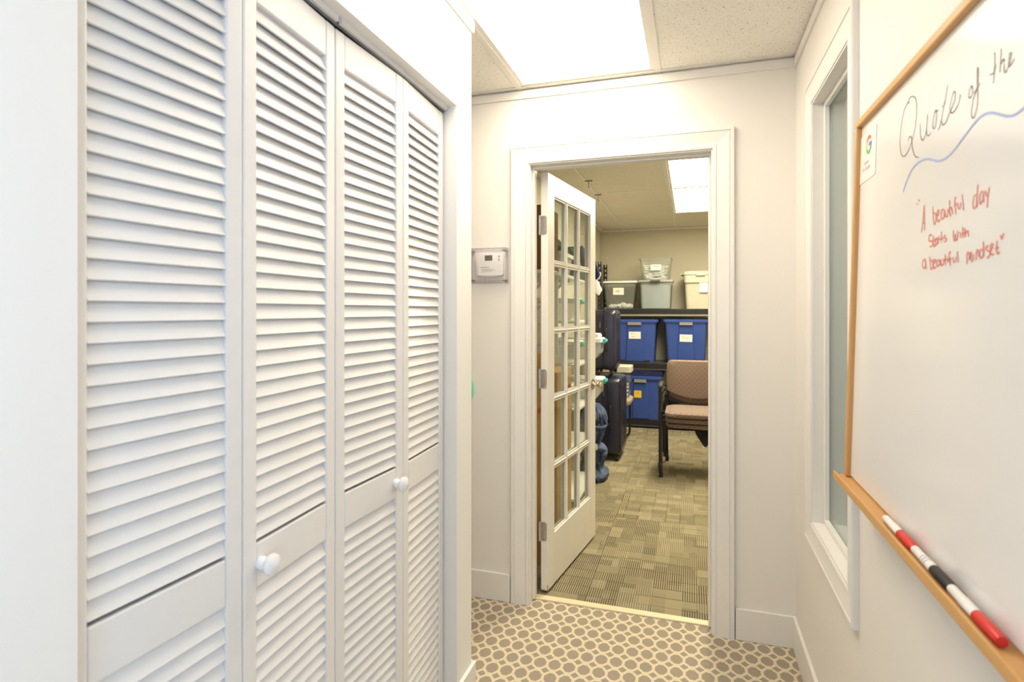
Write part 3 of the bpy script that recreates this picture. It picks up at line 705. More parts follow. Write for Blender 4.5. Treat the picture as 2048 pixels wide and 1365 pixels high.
# bring pixels onto the writing surface
SP = bp(0, 0, SN+0.0006)
def onboard(px, py): return onplane(px, py, SP, nrm)
def ribbon(mb_, pts, wd):
    P = crom(pts, 5) if len(pts) > 2 else [Vector(p) for p in pts]
    n = len(P); vv = []
    for i, p in enumerate(P):
        t = (P[min(i+1, n-1)]-P[max(i-1, 0)])
        if t.length < 1e-7: t = up.copy()
        s_ = nrm.cross(t.normalized())*(wd/2)
        vv += [p-s_, p+s_]
    mb_.add(vv, [(2*i, 2*i+1, 2*i+3, 2*i+2) for i in range(n-1)])
def strokes(data, ox, oy, sc, wd, mb_):
    for st in data:
        pts = [onboard(ox+st[i]/sc, oy+st[i+1]/sc) for i in range(0, len(st), 2)]
        ribbon(mb_, pts, wd)
QUOTE = [
 (165,652,145,660,150,640,165,605,195,585,225,600,242,650,245,720,238,830,230,920,215,1000,190,1090,160,1180,125,1245,95,1268,70,1240,57,1170,55,1080,65,950,85,820,110,720,145,660),
 (145,1100,155,1060,172,1040,185,1060,190,1110,197,1180,215,1245,240,1275,265,1275),
 (285,895,285,970,290,1040,308,1085,330,1060,350,990,362,900,370,785), (362,900,355,980,362,1020,378,1032,395,1015,408,985),
 (465,735,445,780,430,850,425,920,438,952,455,930,468,850,470,790,462,745,475,755,492,735),
 (597,460,580,560,560,660,540,760,526,850,530,890,545,910,575,880,600,820,622,762), (527,850,510,910,490,970), (535,700,552,690,570,645),
 (622,762,650,700,680,600,680,530,660,550,635,640,622,720,640,775,670,755,710,690,735,610,740,560),
 (868,460,850,500,835,560,845,605,870,570,880,510,868,460),
 (895,555,930,480,945,350,940,255,930,300,932,420,938,560,930,700,905,800,880,832,868,790,872,700,895,590,930,500,965,430),
 (1130,80,1132,200,1125,320,1115,440), (1075,340,1120,315,1150,220),
 (1205,40,1200,150,1190,315), (1190,250,1210,190,1240,165,1235,240,1245,315,1265,300), (1265,300,1300,200,1320,100,1300,100,1290,180,1295,245,1325,210,1355,150)]
RED1 = [(250,480,280,515), (220,560,245,580), (315,1130,340,930,370,590), (370,590,378,800,380,1090), (335,945,385,940),
 (535,620,545,800,560,960,590,930,600,840,585,750,550,750), (615,800,650,770,660,700,630,700,615,800,630,890,660,910,685,860),
 (760,680,720,680,700,780,710,860,745,840,765,720,770,690,765,780,755,860), (775,700,785,790,805,820,830,770,840,690), (865,490,865,700,875,800,895,780), (820,690,890,640),
 (905,620,920,770), (1000,440,970,450,965,550,980,700,985,780), (960,600,1020,545), (1020,560,1030,640,1055,660,1075,600,1080,540), (1110,380,1125,550,1140,690),
 (1390,390,1340,420,1320,540,1325,640,1370,630,1395,500,1415,180), (1395,450,1398,540,1400,630), (1520,330,1480,330,1450,440,1455,560,1490,540,1515,430,1520,340,1530,500,1545,520), (1560,300,1575,400,1600,430), (1640,230,1610,430,1600,640)]
RED2 = [(440,310,400,310,380,380,385,430,440,440,460,480,440,540,400,550), (475,320,470,450,485,545,510,520), (440,440,520,400), (545,370,510,420,520,510,550,480,555,370,560,490),
 (575,490,575,380,600,340), (635,240,640,350,645,470), (600,400,680,370), (720,310,700,330,705,370,740,380,735,430,690,450), (885,215,880,330,900,435,920,380,925,290,930,400,960,405,970,300,965,220),
 (1020,240,1030,380), (1075,140,1075,260,1080,370), (1115,170,1120,290,1130,360), (1120,280,1150,230,1180,240,1190,340), (1050,290,1170,250),
 (305,800,260,840,250,930,280,995,310,950,310,810,320,950,335,1015), (395,750,410,880,420,1000,455,990,460,900,440,830,410,830), (475,880,515,860,510,810,480,830,475,930,495,990,525,970),
 (595,820,550,840,545,930,570,950,600,900,600,830,610,950), (625,800,630,900,655,935,680,880,680,790), (715,700,715,830,730,930), (680,830,750,810), (760,760,775,880),
 (830,660,800,670,800,780,820,940), (790,820,840,790), (870,760,880,850,905,865,930,830,935,750), (965,640,970,760,980,880),
 (1160,910,1165,800,1160,690,1190,670,1210,720,1215,830), (1215,830,1220,700,1245,670,1250,780,1260,870), (1290,700,1295,840), (1350,820,1350,700,1365,620,1390,640,1410,750,1420,700),
 (1490,610,1440,620,1420,700,1440,780,1480,760,1500,680,1495,440), (1500,600,1502,680,1505,750), (1600,530,1560,550,1545,600,1590,630,1630,660,1620,740,1570,780),
 (1640,610,1680,580,1690,500,1655,510,1640,610,1650,700,1700,710,1720,680), (1780,420,1765,560,1780,690,1830,660), (1740,600,1810,560), (1845,310,1870,400), (1870,400,1915,270)]
WAVE = [(1806,384, 1811.5,366, 1823,340, 1838,324, 1854,318, 1874.5,322, 1890.6,316.5, 1908,300, 1931.6,268, 1955,239, 1969.7,228.5, 1984,225.6, 2002,230, 2016.6,233, 2031,228.5, 2048,215, 2080,186, 2110,172, 2150,182)]
def words(data, groups, ox, oy, sc, wd, mat, names):
    i = 0
    for n_, nm in zip(groups, names):
        mb_ = MB(); strokes(data[i:i+n_], ox, oy, sc, wd, mb_); i += n_
        o_ = part('written_word', mb_, mat, wb); o_['label'] = nm
words(QUOTE, (9, 2, 5), 1790, 90, 5.686, 0.0016, 'ink_black', ('black cursive word Quote', 'black cursive word of', 'black cursive word the'))
words(RED1, (2, 3, 11, 5), 1810, 350, 9.752, 0.0026, 'ink_red', ('red opening quotation mark', 'red letter A', 'red word beautiful', 'red word day'))
words(RED2, (8, 6, 1, 11, 10, 2), 1820, 440, 10.24, 0.0026, 'ink_red', ('red word starts', 'red word with', 'red letter a', 'red word beautiful under the first', 'red word mindset', 'red closing quotation mark'))
mb = MB(); strokes(WAVE, 0, 0, 1, 0.0032, mb); o = part('underline', mb, 'ink_blue', wb); o['label'] = 'wavy blue marker underline'
# sticker card with the four-colour letter
def bsh(p):
    v = p-O; return v.dot(side), v.dot(up)
s0, h1 = bsh(onboard(1719.5, 280)); s1, h1b = bsh(onboard(1754, 246)); _, h0 = bsh(onboard(1755, 345))
cd = thing('sticker_card', 'white card with a four-colour letter G on the whiteboard', 'card', tuple(bp((s0+s1)/2, h0, SN)))
part('card', MB().prism(rrect(s0, s1, h0, h1b, 0.006), lambda a, b_, d: bp(a, b_, SN+d), 0.0003, 0.0012), 'white_plastic', cd)
gs, gh = bsh(onboard(1738.5, 289)); ro, ri = 0.0205, 0.0125
def arc(mb_, a0, a1, n=14):
    P = [(gs+r_*math.cos(R(a0+(a1-a0)*i/n)), gh+r_*math.sin(R(a0+(a1-a0)*i/n))) for r_ in (ro, ri) for i in range(n+1)]
    vv = [bp(a, b_, SN+0.0016) for a, b_ in P]
    mb_.add(vv, [(i, i+1, n+2+i, n+1+i) for i in range(n)])
for a0, a1, m_ in ((42, 150, 'g_red'), (150, 210, 'g_yellow'), (210, 318, 'g_green'), (318, 360, 'g_blue')):
    mb = MB(); arc(mb, a0, a1)
    if m_ == 'g_blue':
        mb.add([bp(gs+a, gh+b_, SN+0.0016) for a, b_ in ((0.0, -0.0038), (ro, -0.0038), (ro, 0.0042), (0.0, 0.0042))], [(0, 1, 2, 3)])
    part('printed_letter', mb, m_, cd)
def text_mesh(txt, size, s, h, mat, name, parent, n=0.0016, weight=0.0):
    cu = bpy.data.curves.new(name, 'FONT'); cu.body = txt; cu.size = size; cu.align_x = 'CENTER'; cu.offset = weight
    to = bpy.data.objects.new(name, cu); COL.objects.link(to)
    me = bpy.data.meshes.new_from_object(to.evaluated_get(bpy.context.evaluated_depsgraph_get()))
    COL.objects.unlink(to); bpy.data.objects.remove(to)
    off = Vector(parent.location)
    for v in me.vertices: v.co = bp(s+v.co.x, h+v.co.y, SN+n)-off
    me.materials.clear(); me.materials.append(M[mat])
    return link(name, me, parent)
text_mesh('for Google', 0.0125, (s0+s1)/2, h0+0.024, 'ink_faint', 'printed_words', cd)
mb = MB()      # small illegible line above the words
for k in range(7):
    a = (s0+s1)/2-0.017+k*0.0049
    mb.add([bp(a+da, h0+0.0385+dh, SN+0.0016) for da, dh in ((0, 0), (0.0038, 0), (0.0038, 0.0030+0.0012*(k % 2)), (0, 0.0030+0.0012*(k % 2)))], [(0, 1, 2, 3)])
o = part('printed_line', mb, 'ink_faint', cd); o['kind'] = 'stuff'
# markers lying on the tray
def marker(pa, pc, pe, cap, label):
    pl0 = bp(0, 0.0075, 0.0035)       # plane through the marker axes, facing the viewer
    q = [onplane(*p, pl0, nrm) for p in (pa, pc, pe)]
    sa, sc_, se = [bsh(p)[0] for p in q]
    t = thing('marker', label, 'marker', tuple(bp(sa, 0, 0.0035)), group='dry erase markers on the tray')
    r = 0.0078; ax = side; hh, nn = r-0.0002, 0.0035
    o_ = bp(sa, hh, nn); L, LC = se-sa, sc_-sa
    part('barrel', MB().lathe([(0, 0), (r*0.72, 0.001), (r*0.86, 0.004), (r*0.86, LC*0.45), (r*0.95, LC*0.5), (r*0.95, LC)], o_, ax, 18), 'white_plastic', t, smooth=True)
    part('cap', MB().lathe([(r*0.95, LC+0.0003), (r, LC+0.001), (r*0.97, L-0.006), (r*0.8, L-0.001), (0, L)], o_, ax, 18), cap, t, smooth=True)
    if cap == 'black_plastic':
        for k in range(3):
            part('printed_band', MB().lathe([(r*0.955, LC*(0.55+0.1*k)), (r*0.955, LC*(0.575+0.1*k))], o_, ax, 18), 'ink', t, smooth=True)
    return t
marker((1771, 1032), (1801, 1065), (1830, 1084), 'red_cap', 'white dry erase marker with a red cap lying by the tray end near the window')
marker((1829, 1092), (1869, 1132), (1907, 1164), 'black_plastic', 'white dry erase marker with a black cap lying between the red capped ones')
marker((1902, 1166), (1955, 1224), (2006, 1266), 'red_cap', 'white dry erase marker with a red cap lying after the black capped one')

# ------------------------------------------------------------------ storage room: black shelving
SX0, SX1, SY0, SY1, SZT = -1.045, 0.84, 6.62, 7.10, 1.915
SHZ = (0.10, 0.745, 1.362)
sh = thing('shelving_unit', 'black slotted metal shelving unit along the storage room wall', 'shelf', ((SX0+SX1)/2, (SY0+SY1)/2, 0))
for xx, sx in ((SX0, 1), (SX1, -1)):
    for yy, sy in ((SY0, 1), (SY1, -1)):
        m_ = MB(); wleg = 0.042
        # slotted angle: solid edges with bridges between the slots on the face, plain return leg
        a0, a1 = (xx, xx+sx*wleg)
        lo, hi = min(a0, a1), max(a0, a1)
        ya, yb_ = (yy, yy+sy*0.003) if sy > 0 else (yy-0.003, yy)
        m_.box(lo, lo+0.012, ya, yb_, 0, SZT).box(hi-0.012, hi, ya, yb_, 0, SZT)
        z = 0.0
        while z < SZT-0.02:
            m_.box(lo+0.012, hi-0.012, ya, yb_, z, min(z+0.026, SZT)); z += 0.058
        m_.box(xx if sx > 0 else xx-0.003, xx+0.003 if sx > 0 else xx, yy if sy > 0 else yy-wleg, yy+wleg if sy > 0 else yy, 0, SZT)
        part('post', m_, 'black', sh)
for z in SHZ:
    part('shelf_board', MB().box(SX0+0.004, SX1-0.004, SY0+0.006, SY1-0.006, z-0.016, z), 'shelf_metal', sh)
    fb = MB().box(SX0+0.001, SX1-0.001, SY0-0.004, SY0+0.0055, z-0.062, z-0.004)
    part('front_beam', fb, 'black', sh, bevel=0.002)
    part('beam_flange', MB().box(SX0+0.001, SX1-0.001, SY0-0.010, SY0-0.0042, z-0.082, z-0.070).box(SX0+0.001, SX1-0.001, SY0-0.010, SY0+0.004, z-0.0699, z-0.0622), 'latch' if z > 1 else 'shelf_metal', sh)
    part('rear_beam', MB().box(SX0+0.001, SX1-0.001, SY1-0.0055, SY1+0.002, z-0.062, z-0.004), 'black', sh)

def ring(x0, x1, y0, y1, r, z, n=4):
    return [Vector((a, b_, z)) for a, b_ in rrect(x0, x1, y0, y1, r, n)]
def tub(mb_, cx, y0, y1, wb_, wt, z0, z1, r=0.03, t=0.004, ins=0.02):
    """open tapered tub with a wall thickness; front at y0"""
    d0, d1 = y0+ins, y1-ins
    o = [ring(cx-wb_/2, cx+wb_/2, d0, d1, r, z0), ring(cx-wt/2, cx+wt/2, y0, y1, r, z1)]
    i = [ring(cx-wt/2+t, cx+wt/2-t, y0+t, y1-t, r, z1), ring(cx-wb_/2+t, cx+wb_/2-t, d0+t, d1-t, r, z0+t)]
    return mb_.loft([o[0], o[1], i[0], i[1]])
def note(parent, cx, cz, w_, h_, y, lines, mat='paper', tilt=0.0, name='paper_label', slope=0.0):
    """paper on a front face (normal -Y) with lines of writing"""
    mt = Matrix.Translation((cx, y, cz)) @ Matrix.Rotation(tilt, 4, 'Y') @ Matrix.Rotation(slope, 4, 'X')
    p = part(name, MB().box(-w_/2, w_/2, -0.001, 0, -h_/2, h_/2, mt), mat, parent)
    for k, (a, b_, zc) in enumerate(lines):
        x = -w_/2+a*w_; m_ = MB()
        while x < -w_/2+b_*w_-0.004:
            l = random.uniform(0.006, 0.018); hh = random.uniform(0.0035, 0.007)
            m_.box(x, min(x+l, -w_/2+b_*w_), -0.0014, -0.001, zc*h_-hh/2, zc*h_+hh/2, mt); x += l+0.004
        q = part('writing', m_, 'ink', p); q['kind'] = 'stuff'
    return p
def px_span(p0, p1, y): 
    a, b_ = atY(p0, 622, y), atY(p1, 622, y); return a.x, b_.x
def pz(px, py, y): return atY(px, py, y).z

# ---- blue totes
def blue_tote(label, pl, pr, pyt, zbase, yf, lid, depth=0.44, note_spec=None, latch=True, dark_feet=True, group='blue storage totes'):
    xa, xb_ = px_span(pl, pr, yf); cx, wt = (xa+xb_)/2, xb_-xa; zt_ = pz((pl+pr)/2, pyt, yf)
    t = thing('storage_tote', label, 'storage tote', (cx, yf+depth/2, zbase), group=group)
    b0 = zbase+0.001
    h = zt_-b0
    part('tub', tub(MB(), cx, yf+0.012, yf+depth-0.012, wt*0.80, wt*0.90, b0, zt_-0.036, 0.03, 0.005, 0.03), 'blue_bin', t, smooth=True)
    # centre panel proud of the front, tapering with the wall
    def fy(z): return yf+0.012+0.03*(1-(z-b0)/(zt_-0.036-b0))
    m_ = MB(); zz0, zz1 = b0+0.012, zt_-0.055
    pw0, pw1 = wt*0.36, wt*0.27
    A_ = [(cx-pw0/2, fy(zz0)-0.012, zz0), (cx+pw0/2, fy(zz0)-0.012, zz0), (cx+pw1/2, fy(zz1)-0.012, zz1), (cx-pw1/2, fy(zz1)-0.012, zz1)]
    B_ = [(cx-pw0/2-0.014, fy(zz0)+0.004, zz0), (cx+pw0/2+0.014, fy(zz0)+0.004, zz0), (cx+pw1/2+0.014, fy(zz1)+0.004, zz1), (cx-pw1/2-0.014, fy(zz1)+0.004, zz1)]
    part('centre_panel', m_.loft([[Vector(p) for p in A_], [Vector(p) for p in B_]]), 'blue_bin', t, bevel=0.002)
    part('rim', MB().loft([ring(cx-wt*0.465, cx+wt*0.465, yf+0.004, yf+depth-0.004, 0.035, zt_-0.052), ring(cx-wt*0.475, cx+wt*0.475, yf+0.002, yf+depth-0.002, 0.035, zt_-0.034)]), 'blue_bin', t, smooth=True)
    l = part('lid', MB().loft([ring(cx-wt/2, cx+wt/2, yf-0.006, yf+depth+0.006, 0.035, zt_-0.0335), ring(cx-wt/2, cx+wt/2, yf-0.006, yf+depth+0.006, 0.035, zt_-0.006), ring(cx-wt/2+0.012, cx+wt/2-0.012, yf+0.006, yf+depth-0.006, 0.03, zt_)]), 'blue_bin', t, smooth=True)
    if latch:
        part('latch', MB().box(cx-wt*0.14, cx+wt*0.14, yf-0.018, yf-0.0062, zt_-0.070, zt_-0.036).box(cx-wt*0.14, cx+wt*0.14, yf-0.022, yf-0.018, zt_-0.070, zt_-0.058), 'latch', t, bevel=0.003)
    if dark_feet:
        for s_ in (-1, 1):
            part('foot', MB().box(cx+s_*wt*0.26-0.03, cx+s_*wt*0.26+0.03, fy(b0)-0.016, fy(b0)+0.0, zbase+0.0005, zbase+0.028), 'black_plastic', t, bevel=0.003)
    if note_spec:
        npx, npy, nw, nh, lines, mat = note_spec
        zz = pz(npx, npy, yf); yy = fy(zz)-0.0125
        note(t, atY(npx, npy, yy).x, zz, nw, nh, yy-0.003, lines, mat, random.uniform(-0.03, 0.03), 'paper_label' if mat == 'paper' else 'yellow_note', slope=math.atan2(0.03, zt_-0.036-b0))
    return t
YF = 6.635
blue_tote('blue lidded tote on the middle shelf beside the navy suitcases', 1222, 1317, 638.5, 0.745, YF, True, note_spec=(1269.5, 671, 0.135, 0.082, [(0.15, 0.55, 0.22), (0.2, 0.5, -0.22)], 'paper'))
blue_tote('blue lidded tote on the middle shelf above the stacked chairs', 1325.5, 1419.5, 638.5, 0.745, YF, True, note_spec=(1372, 677, 0.135, 0.082, [(0.15, 0.45, 0.26), (0.12, 0.75, 0.0), (0.5, 0.65, -0.26)], 'paper'))
blue_tote('blue lidded tote with a yellow note on the bottom shelf', 1238, 1324, 753, 0.10, YF-0.06, True, depth=0.46, note_spec=(1275.5, 789, 0.082, 0.082, [(0.25, 0.7, 0.25), (0.25, 0.7, 0.05)], 'yellow'), dark_feet=False)
# navy garment folded on the bottom tote
xa, xb_ = px_span(1256, 1326, 6.6); zt_ = pz(1290, 753, 6.6)
rings = []
for k in range(7):
    t_ = k/6; zz = zt_+0.002+0.045*t_
    sh_ = 0.02*math.sin(t_*3.1)
    rings.append([Vector((p.x+0.012*math.sin(9*p.x+5*t_), p.y+0.01*math.sin(14*p.y), zz+(0.014*t_*math.sin(5.5*(p.x-xa)+0.6)+0.010*t_*math.sin(17*(p.x)))*(1 if k else 0))) for p in ring(xa-sh_+0.03*t_, xb_+sh_-0.02*t_, 6.60+0.02*t_, 6.98-0.02*t_, 0.05, 0, 6)])
solo('folded_garment', MB().loft(rings), 'navy_cloth', 'dark navy folded garment on the bottom blue tote', 'clothing', smooth=True)

# ---- clear bins and grey tote on the top shelf
def clear_bin(label, pl, pr, pyt, zbase, yf, depth, lid_mat, wtaper=0.80, latchm=None, note_spec=None, content=None, mat='clear_bin', lid=True, name='clear_bin', group='clear bins on the top shelf', lidh=0.022, rid=None):
    xa, xb_ = px_span(pl, pr, yf); cx, wt = (xa+xb_)/2, xb_-xa; zt_ = pz((pl+pr)/2, pyt, yf); b0 = zbase+0.001
    t = thing(name, label, 'storage bin', (cx, yf+depth/2, zbase), group=group)
    ztb = zt_-lidh if lid else zt_
    part('tub', tub(MB(), cx, yf+0.008, yf+depth-0.008, wt*wtaper, wt*0.93, b0, ztb-0.001, 0.025, 0.003, 0.025), mat, t, smooth=True)
    if lid:
        part('lid', MB().loft([ring(cx-wt/2, cx+wt/2, yf, yf+depth, 0.03, ztb), ring(cx-wt/2, cx+wt/2, yf, yf+depth, 0.03, zt_-0.005), ring(cx-wt/2+0.008, cx+wt/2-0.008, yf+0.008, yf+depth-0.008, 0.025, zt_)]), lid_mat, t, smooth=True)
    else:
        part('rim', MB().loft([ring(cx-wt/2, cx+wt/2, yf, yf+depth, 0.03, zt_-0.012), ring(cx-wt/2, cx+wt/2, yf, yf+depth, 0.03, zt_), ring(cx-wt*0.46, cx+wt*0.46, yf+0.012, yf+depth-0.012, 0.025, zt_), ring(cx-wt*0.46, cx+wt*0.46, yf+0.012, yf+depth-0.012, 0.025, zt_-0.012)], cap=False), mat, t, smooth=True)
    if latchm:
        part('latch', MB().box(cx-wt*0.14, cx+wt*0.14, yf-0.012, yf-0.0005, zt_-0.034, zt_-0.006), latchm, t, bevel=0.003)
    if note_spec:
        npx, npy, nw, nh, lines = note_spec; zz = pz(npx, npy, yf)
        yy = yf+0.008+0.025*(1-(zz-b0)/(ztb-b0))
        note(t, atY(npx, npy, yf).x, zz, nw, nh, yy-0.004, lines, slope=math.atan2(0.025, ztb-b0))
    return t, cx, wt, b0, zt_
zs = SHZ[2]
t, cx, wt, b0, zt_ = clear_bin('clear bin with a white lid and little in it on the top shelf', 1203.5, 1274, 562, zs, 6.64, 0.42, 'white_plastic', 0.76, note_spec=(1236.5, 583, 0.125, 0.082, [(0.3, 0.65, 0.12), (0.3, 0.65, -0.05)]))
for k in range(9):
    px_ = cx+(k/8-0.5)*wt*0.50; r_ = random.uniform(0.02, 0.034)
    solo('cloth_roll', MB().tube([(px_-0.03, 6.72+0.03*(k % 3), b0+r_+0.004), (px_, 6.73+0.03*(k % 3), b0+r_+0.012*(k % 2)+0.004), (px_+0.035, 6.715+0.03*(k % 3), b0+r_+0.004)], [r_*0.6, r_, r_*0.7], 9), 'white_cloth', 'white crumpled cloth at the bottom of the clear bin', 'cloth', group='white cloths in the clear bin', smooth=True)
t2, cx2, wt2, b02, zt2 = clear_bin('clear bin with a dark latch on the top shelf under the full open bin', 1275.5, 1346, 560, zs, 6.64, 0.42, 'clear_white_bin', 0.86, latchm='dark_latch')
grey_pad = MB().loft([ring(cx2-wt2*0.405, cx2+wt2*0.405, 6.690, 6.99, 0.03, b02+0.006), ring(cx2-wt2*0.42, cx2+wt2*0.425, 6.682, 7.0, 0.03, b02+0.14), ring(cx2-wt2*0.43, cx2+wt2*0.435, 6.678, 7.0, 0.03, zt2-0.06), ring(cx2-wt2*0.34, cx2+wt2*0.37, 6.70, 6.98, 0.03, zt2-0.04)])
solo('folded_linen', grey_pad, 'linen', 'grey folded linen filling the clear bin with the dark latch', 'linen', smooth=True)
t3, cx3, wt3, b03, zt3 = clear_bin('open clear bin full of white papers stacked on the dark latch bin', 1277, 1345, 516.5, zt2, 6.66, 0.36, None, 0.80, lid=False, note_spec=(1311, 535, 0.115, 0.066, [(0.2, 0.85, 0.15), (0.45, 0.6, -0.2)]))
rs = random.Random(3)
for k in range(60):
    if k == 9: continue
    lay = k//6; zz = b03+0.018+lay*0.0165
    hwid = wt3*(0.30+0.075*lay/10)
    xx = cx3+((k % 6)/5-0.5)*2*(hwid-0.05)+rs.uniform(-0.008, 0.008); yy = 6.715+rs.uniform(0, 0.03)+0.07*(k % 3)
    mt = Matrix.Translation((xx, yy, zz)) @ Matrix.Rotation(rs.uniform(-0.9, 0.9), 4, 'Z') @ Matrix.Rotation(rs.uniform(-0.14, 0.14), 4, 'Y')
    solo('paper_roll', MB().box(-0.048, 0.048, -0.012, 0.012, -0.006, 0.006, mt), 'white_cloth', 'white paper bundle inside the open clear bin', 'paper', group='white bundles in the open bin', bevel=0.004)
# grey tote
xa, xb_ = px_span(1363, 1440, 6.64); cx, wt = (xa+xb_)/2, xb_-xa; zt_ = pz(1400, 541, 6.64)
t = thing('storage_tote', 'warm grey lidded tote with a paper label on the top shelf', 'storage tote', (cx, 6.84, zs))
b0 = zs+0.001
part('tub', tub(MB(), cx, 6.665, 7.03, wt*0.76, wt*0.85, b0, zt_-0.045, 0.04, 0.005, 0.025), 'grey_plastic', t, smooth=True)
part('collar', MB().loft([ring(cx-wt*0.43, cx+wt*0.43, 6.652, 7.045, 0.04, zt_-0.135), ring(cx-wt*0.445, cx+wt*0.445, 6.65, 7.05, 0.04, zt_-0.046)], cap=True), 'grey_plastic', t, smooth=True)
l = part('lid', MB().loft([ring(cx-wt*0.47, cx+wt*0.47, 6.642, 7.058, 0.05, zt_-0.045), ring(cx-wt*0.46, cx+wt*0.46, 6.645, 7.055, 0.05, zt_-0.01), ring(cx-wt*0.42, cx+wt*0.42, 6.67, 7.03, 0.05, zt_)]), 'grey_plastic', t, smooth=True)
for s_ in (-1, 1):
    part('handle', MB().box(cx+s_*wt*0.485-0.018, cx+s_*wt*0.485+0.018, 6.75, 6.95, zt_-0.044, zt_-0.022), 'grey_plastic', t, bevel=0.006)
part('latch', MB().box(cx-wt*0.12, cx+wt*0.12, 6.628, 6.6415, zt_-0.06, zt_-0.012), 'grey_plastic', t, bevel=0.004)
nx = atY(1407, 572, 6.65)
note(t, nx.x, pz(1407, 573, 6.66), 0.085, 0.135, 6.657, [(0.15, 0.8, 0.0)])

# ------------------------------------------------------------------ suitcases
def suitcase(label, x0, x1, y0, y1, z0, z1, wheels, group=None):
    t = thing('suitcase', label, 'suitcase', ((x0+x1)/2, (y0+y1)/2, z0), group=group)
    zb_ = z0+wheels; xm = (x0+x1)/2
    def shell(a, b_, flip):
        # vertical profile ring in the Y-Z plane lofted along X, rounded on the outer side
        def rr(x, ins, r): return [Vector((x, p, q)) for p, q in rrect(y0+ins, y1-ins, zb_+ins, z1-ins, r, 7)]
        d = (b_-a)
        return MB().loft([rr(a, 0.0, 0.05), rr(a+d*0.72, 0.0, 0.05), rr(a+d*0.88, 0.007, 0.05), rr(a+d*0.97, 0.02, 0.045), rr(b_, 0.04, 0.04)])
    part('shell', shell(xm+0.005, x1, 1), 'navy_shell', t, smooth=True)
    part('shell', shell(xm-0.005, x0, -1), 'navy_shell', t, smooth=True)
    part('zipper', MB().loft([[Vector((x, p, q)) for p, q in rrect(y0+0.006, y1-0.006, zb_+0.006, z1-0.006, 0.045, 7)] for x in (xm-0.0049, xm+0.0049)]), 'black_plastic', t)
    zm = (zb_+z1)/2
    for xo, sg in ((x1, 1),):   # ribs on the broad face
        for k in range(4):
            yy = y0+0.09+k*(y1-y0-0.18)/3
            part('rib', MB().box(xo-0.002, xo+0.004, yy-0.012, yy+0.012, zb_+0.07, z1-0.07), 'navy_shell', t, bevel=0.003)
    part('side_handle', MB().tube([(xm+0.03, y0+0.002, zm+0.10), (xm+0.03, y0-0.016, zm+0.075), (xm+0.03, y0-0.016, zm-0.075), (xm+0.03, y0+0.002, zm-0.10)], 0.007, 8), 'black_plastic', t, smooth=True)
    part('badge', MB().box(xm-0.032, xm-0.026, y0-0.002, y0+0.003, z1-0.16, z1-0.11), 'nickel', t)
    part('top_handle', MB().tube([(xm, (y0+y1)/2-0.09, z1-0.002), (xm, (y0+y1)/2-0.07, z1+0.012), (xm, (y0+y1)/2+0.07, z1+0.012), (xm, (y0+y1)/2+0.09, z1-0.002)], 0.008, 8), 'black_plastic', t, smooth=True)
    for xx in (x0+0.045, x1-0.045):
        for yy in (y0+0.05, y1-0.05):
            w_ = part('wheel', MB().lathe([(0, -0.012), (wheels*0.46, -0.012), (wheels*0.48, 0), (wheels*0.46, 0.012), (0, 0.012)], (xx, yy, z0+wheels*0.5), (1, 0, 0), 14), 'black_plastic', t)
            part('wheel_fork', MB().box(xx-0.02, xx+0.02, yy-0.016, yy+0.016, zb_-0.014, zb_+0.004), 'black_plastic', t, bevel=0.004)
    return t
x1 = atY(1243, 800, 5.05).x
suitcase('large dark navy hard-shell suitcase standing on the carpet under a smaller one', x1-0.25, x1, 5.05, 5.50, 0.0, pz(1225, 757.5, 5.05), 0.055, 'navy suitcases')
zl = pz(1225, 757.5, 5.05)+0.0205
x1 = atY(1232, 680, 5.05).x
suitcase('smaller dark navy hard-shell suitcase standing on top of the large one', x1-0.225, x1, 5.05, 5.42, zl, pz(1220, 620, 5.05), 0.05, 'navy suitcases')

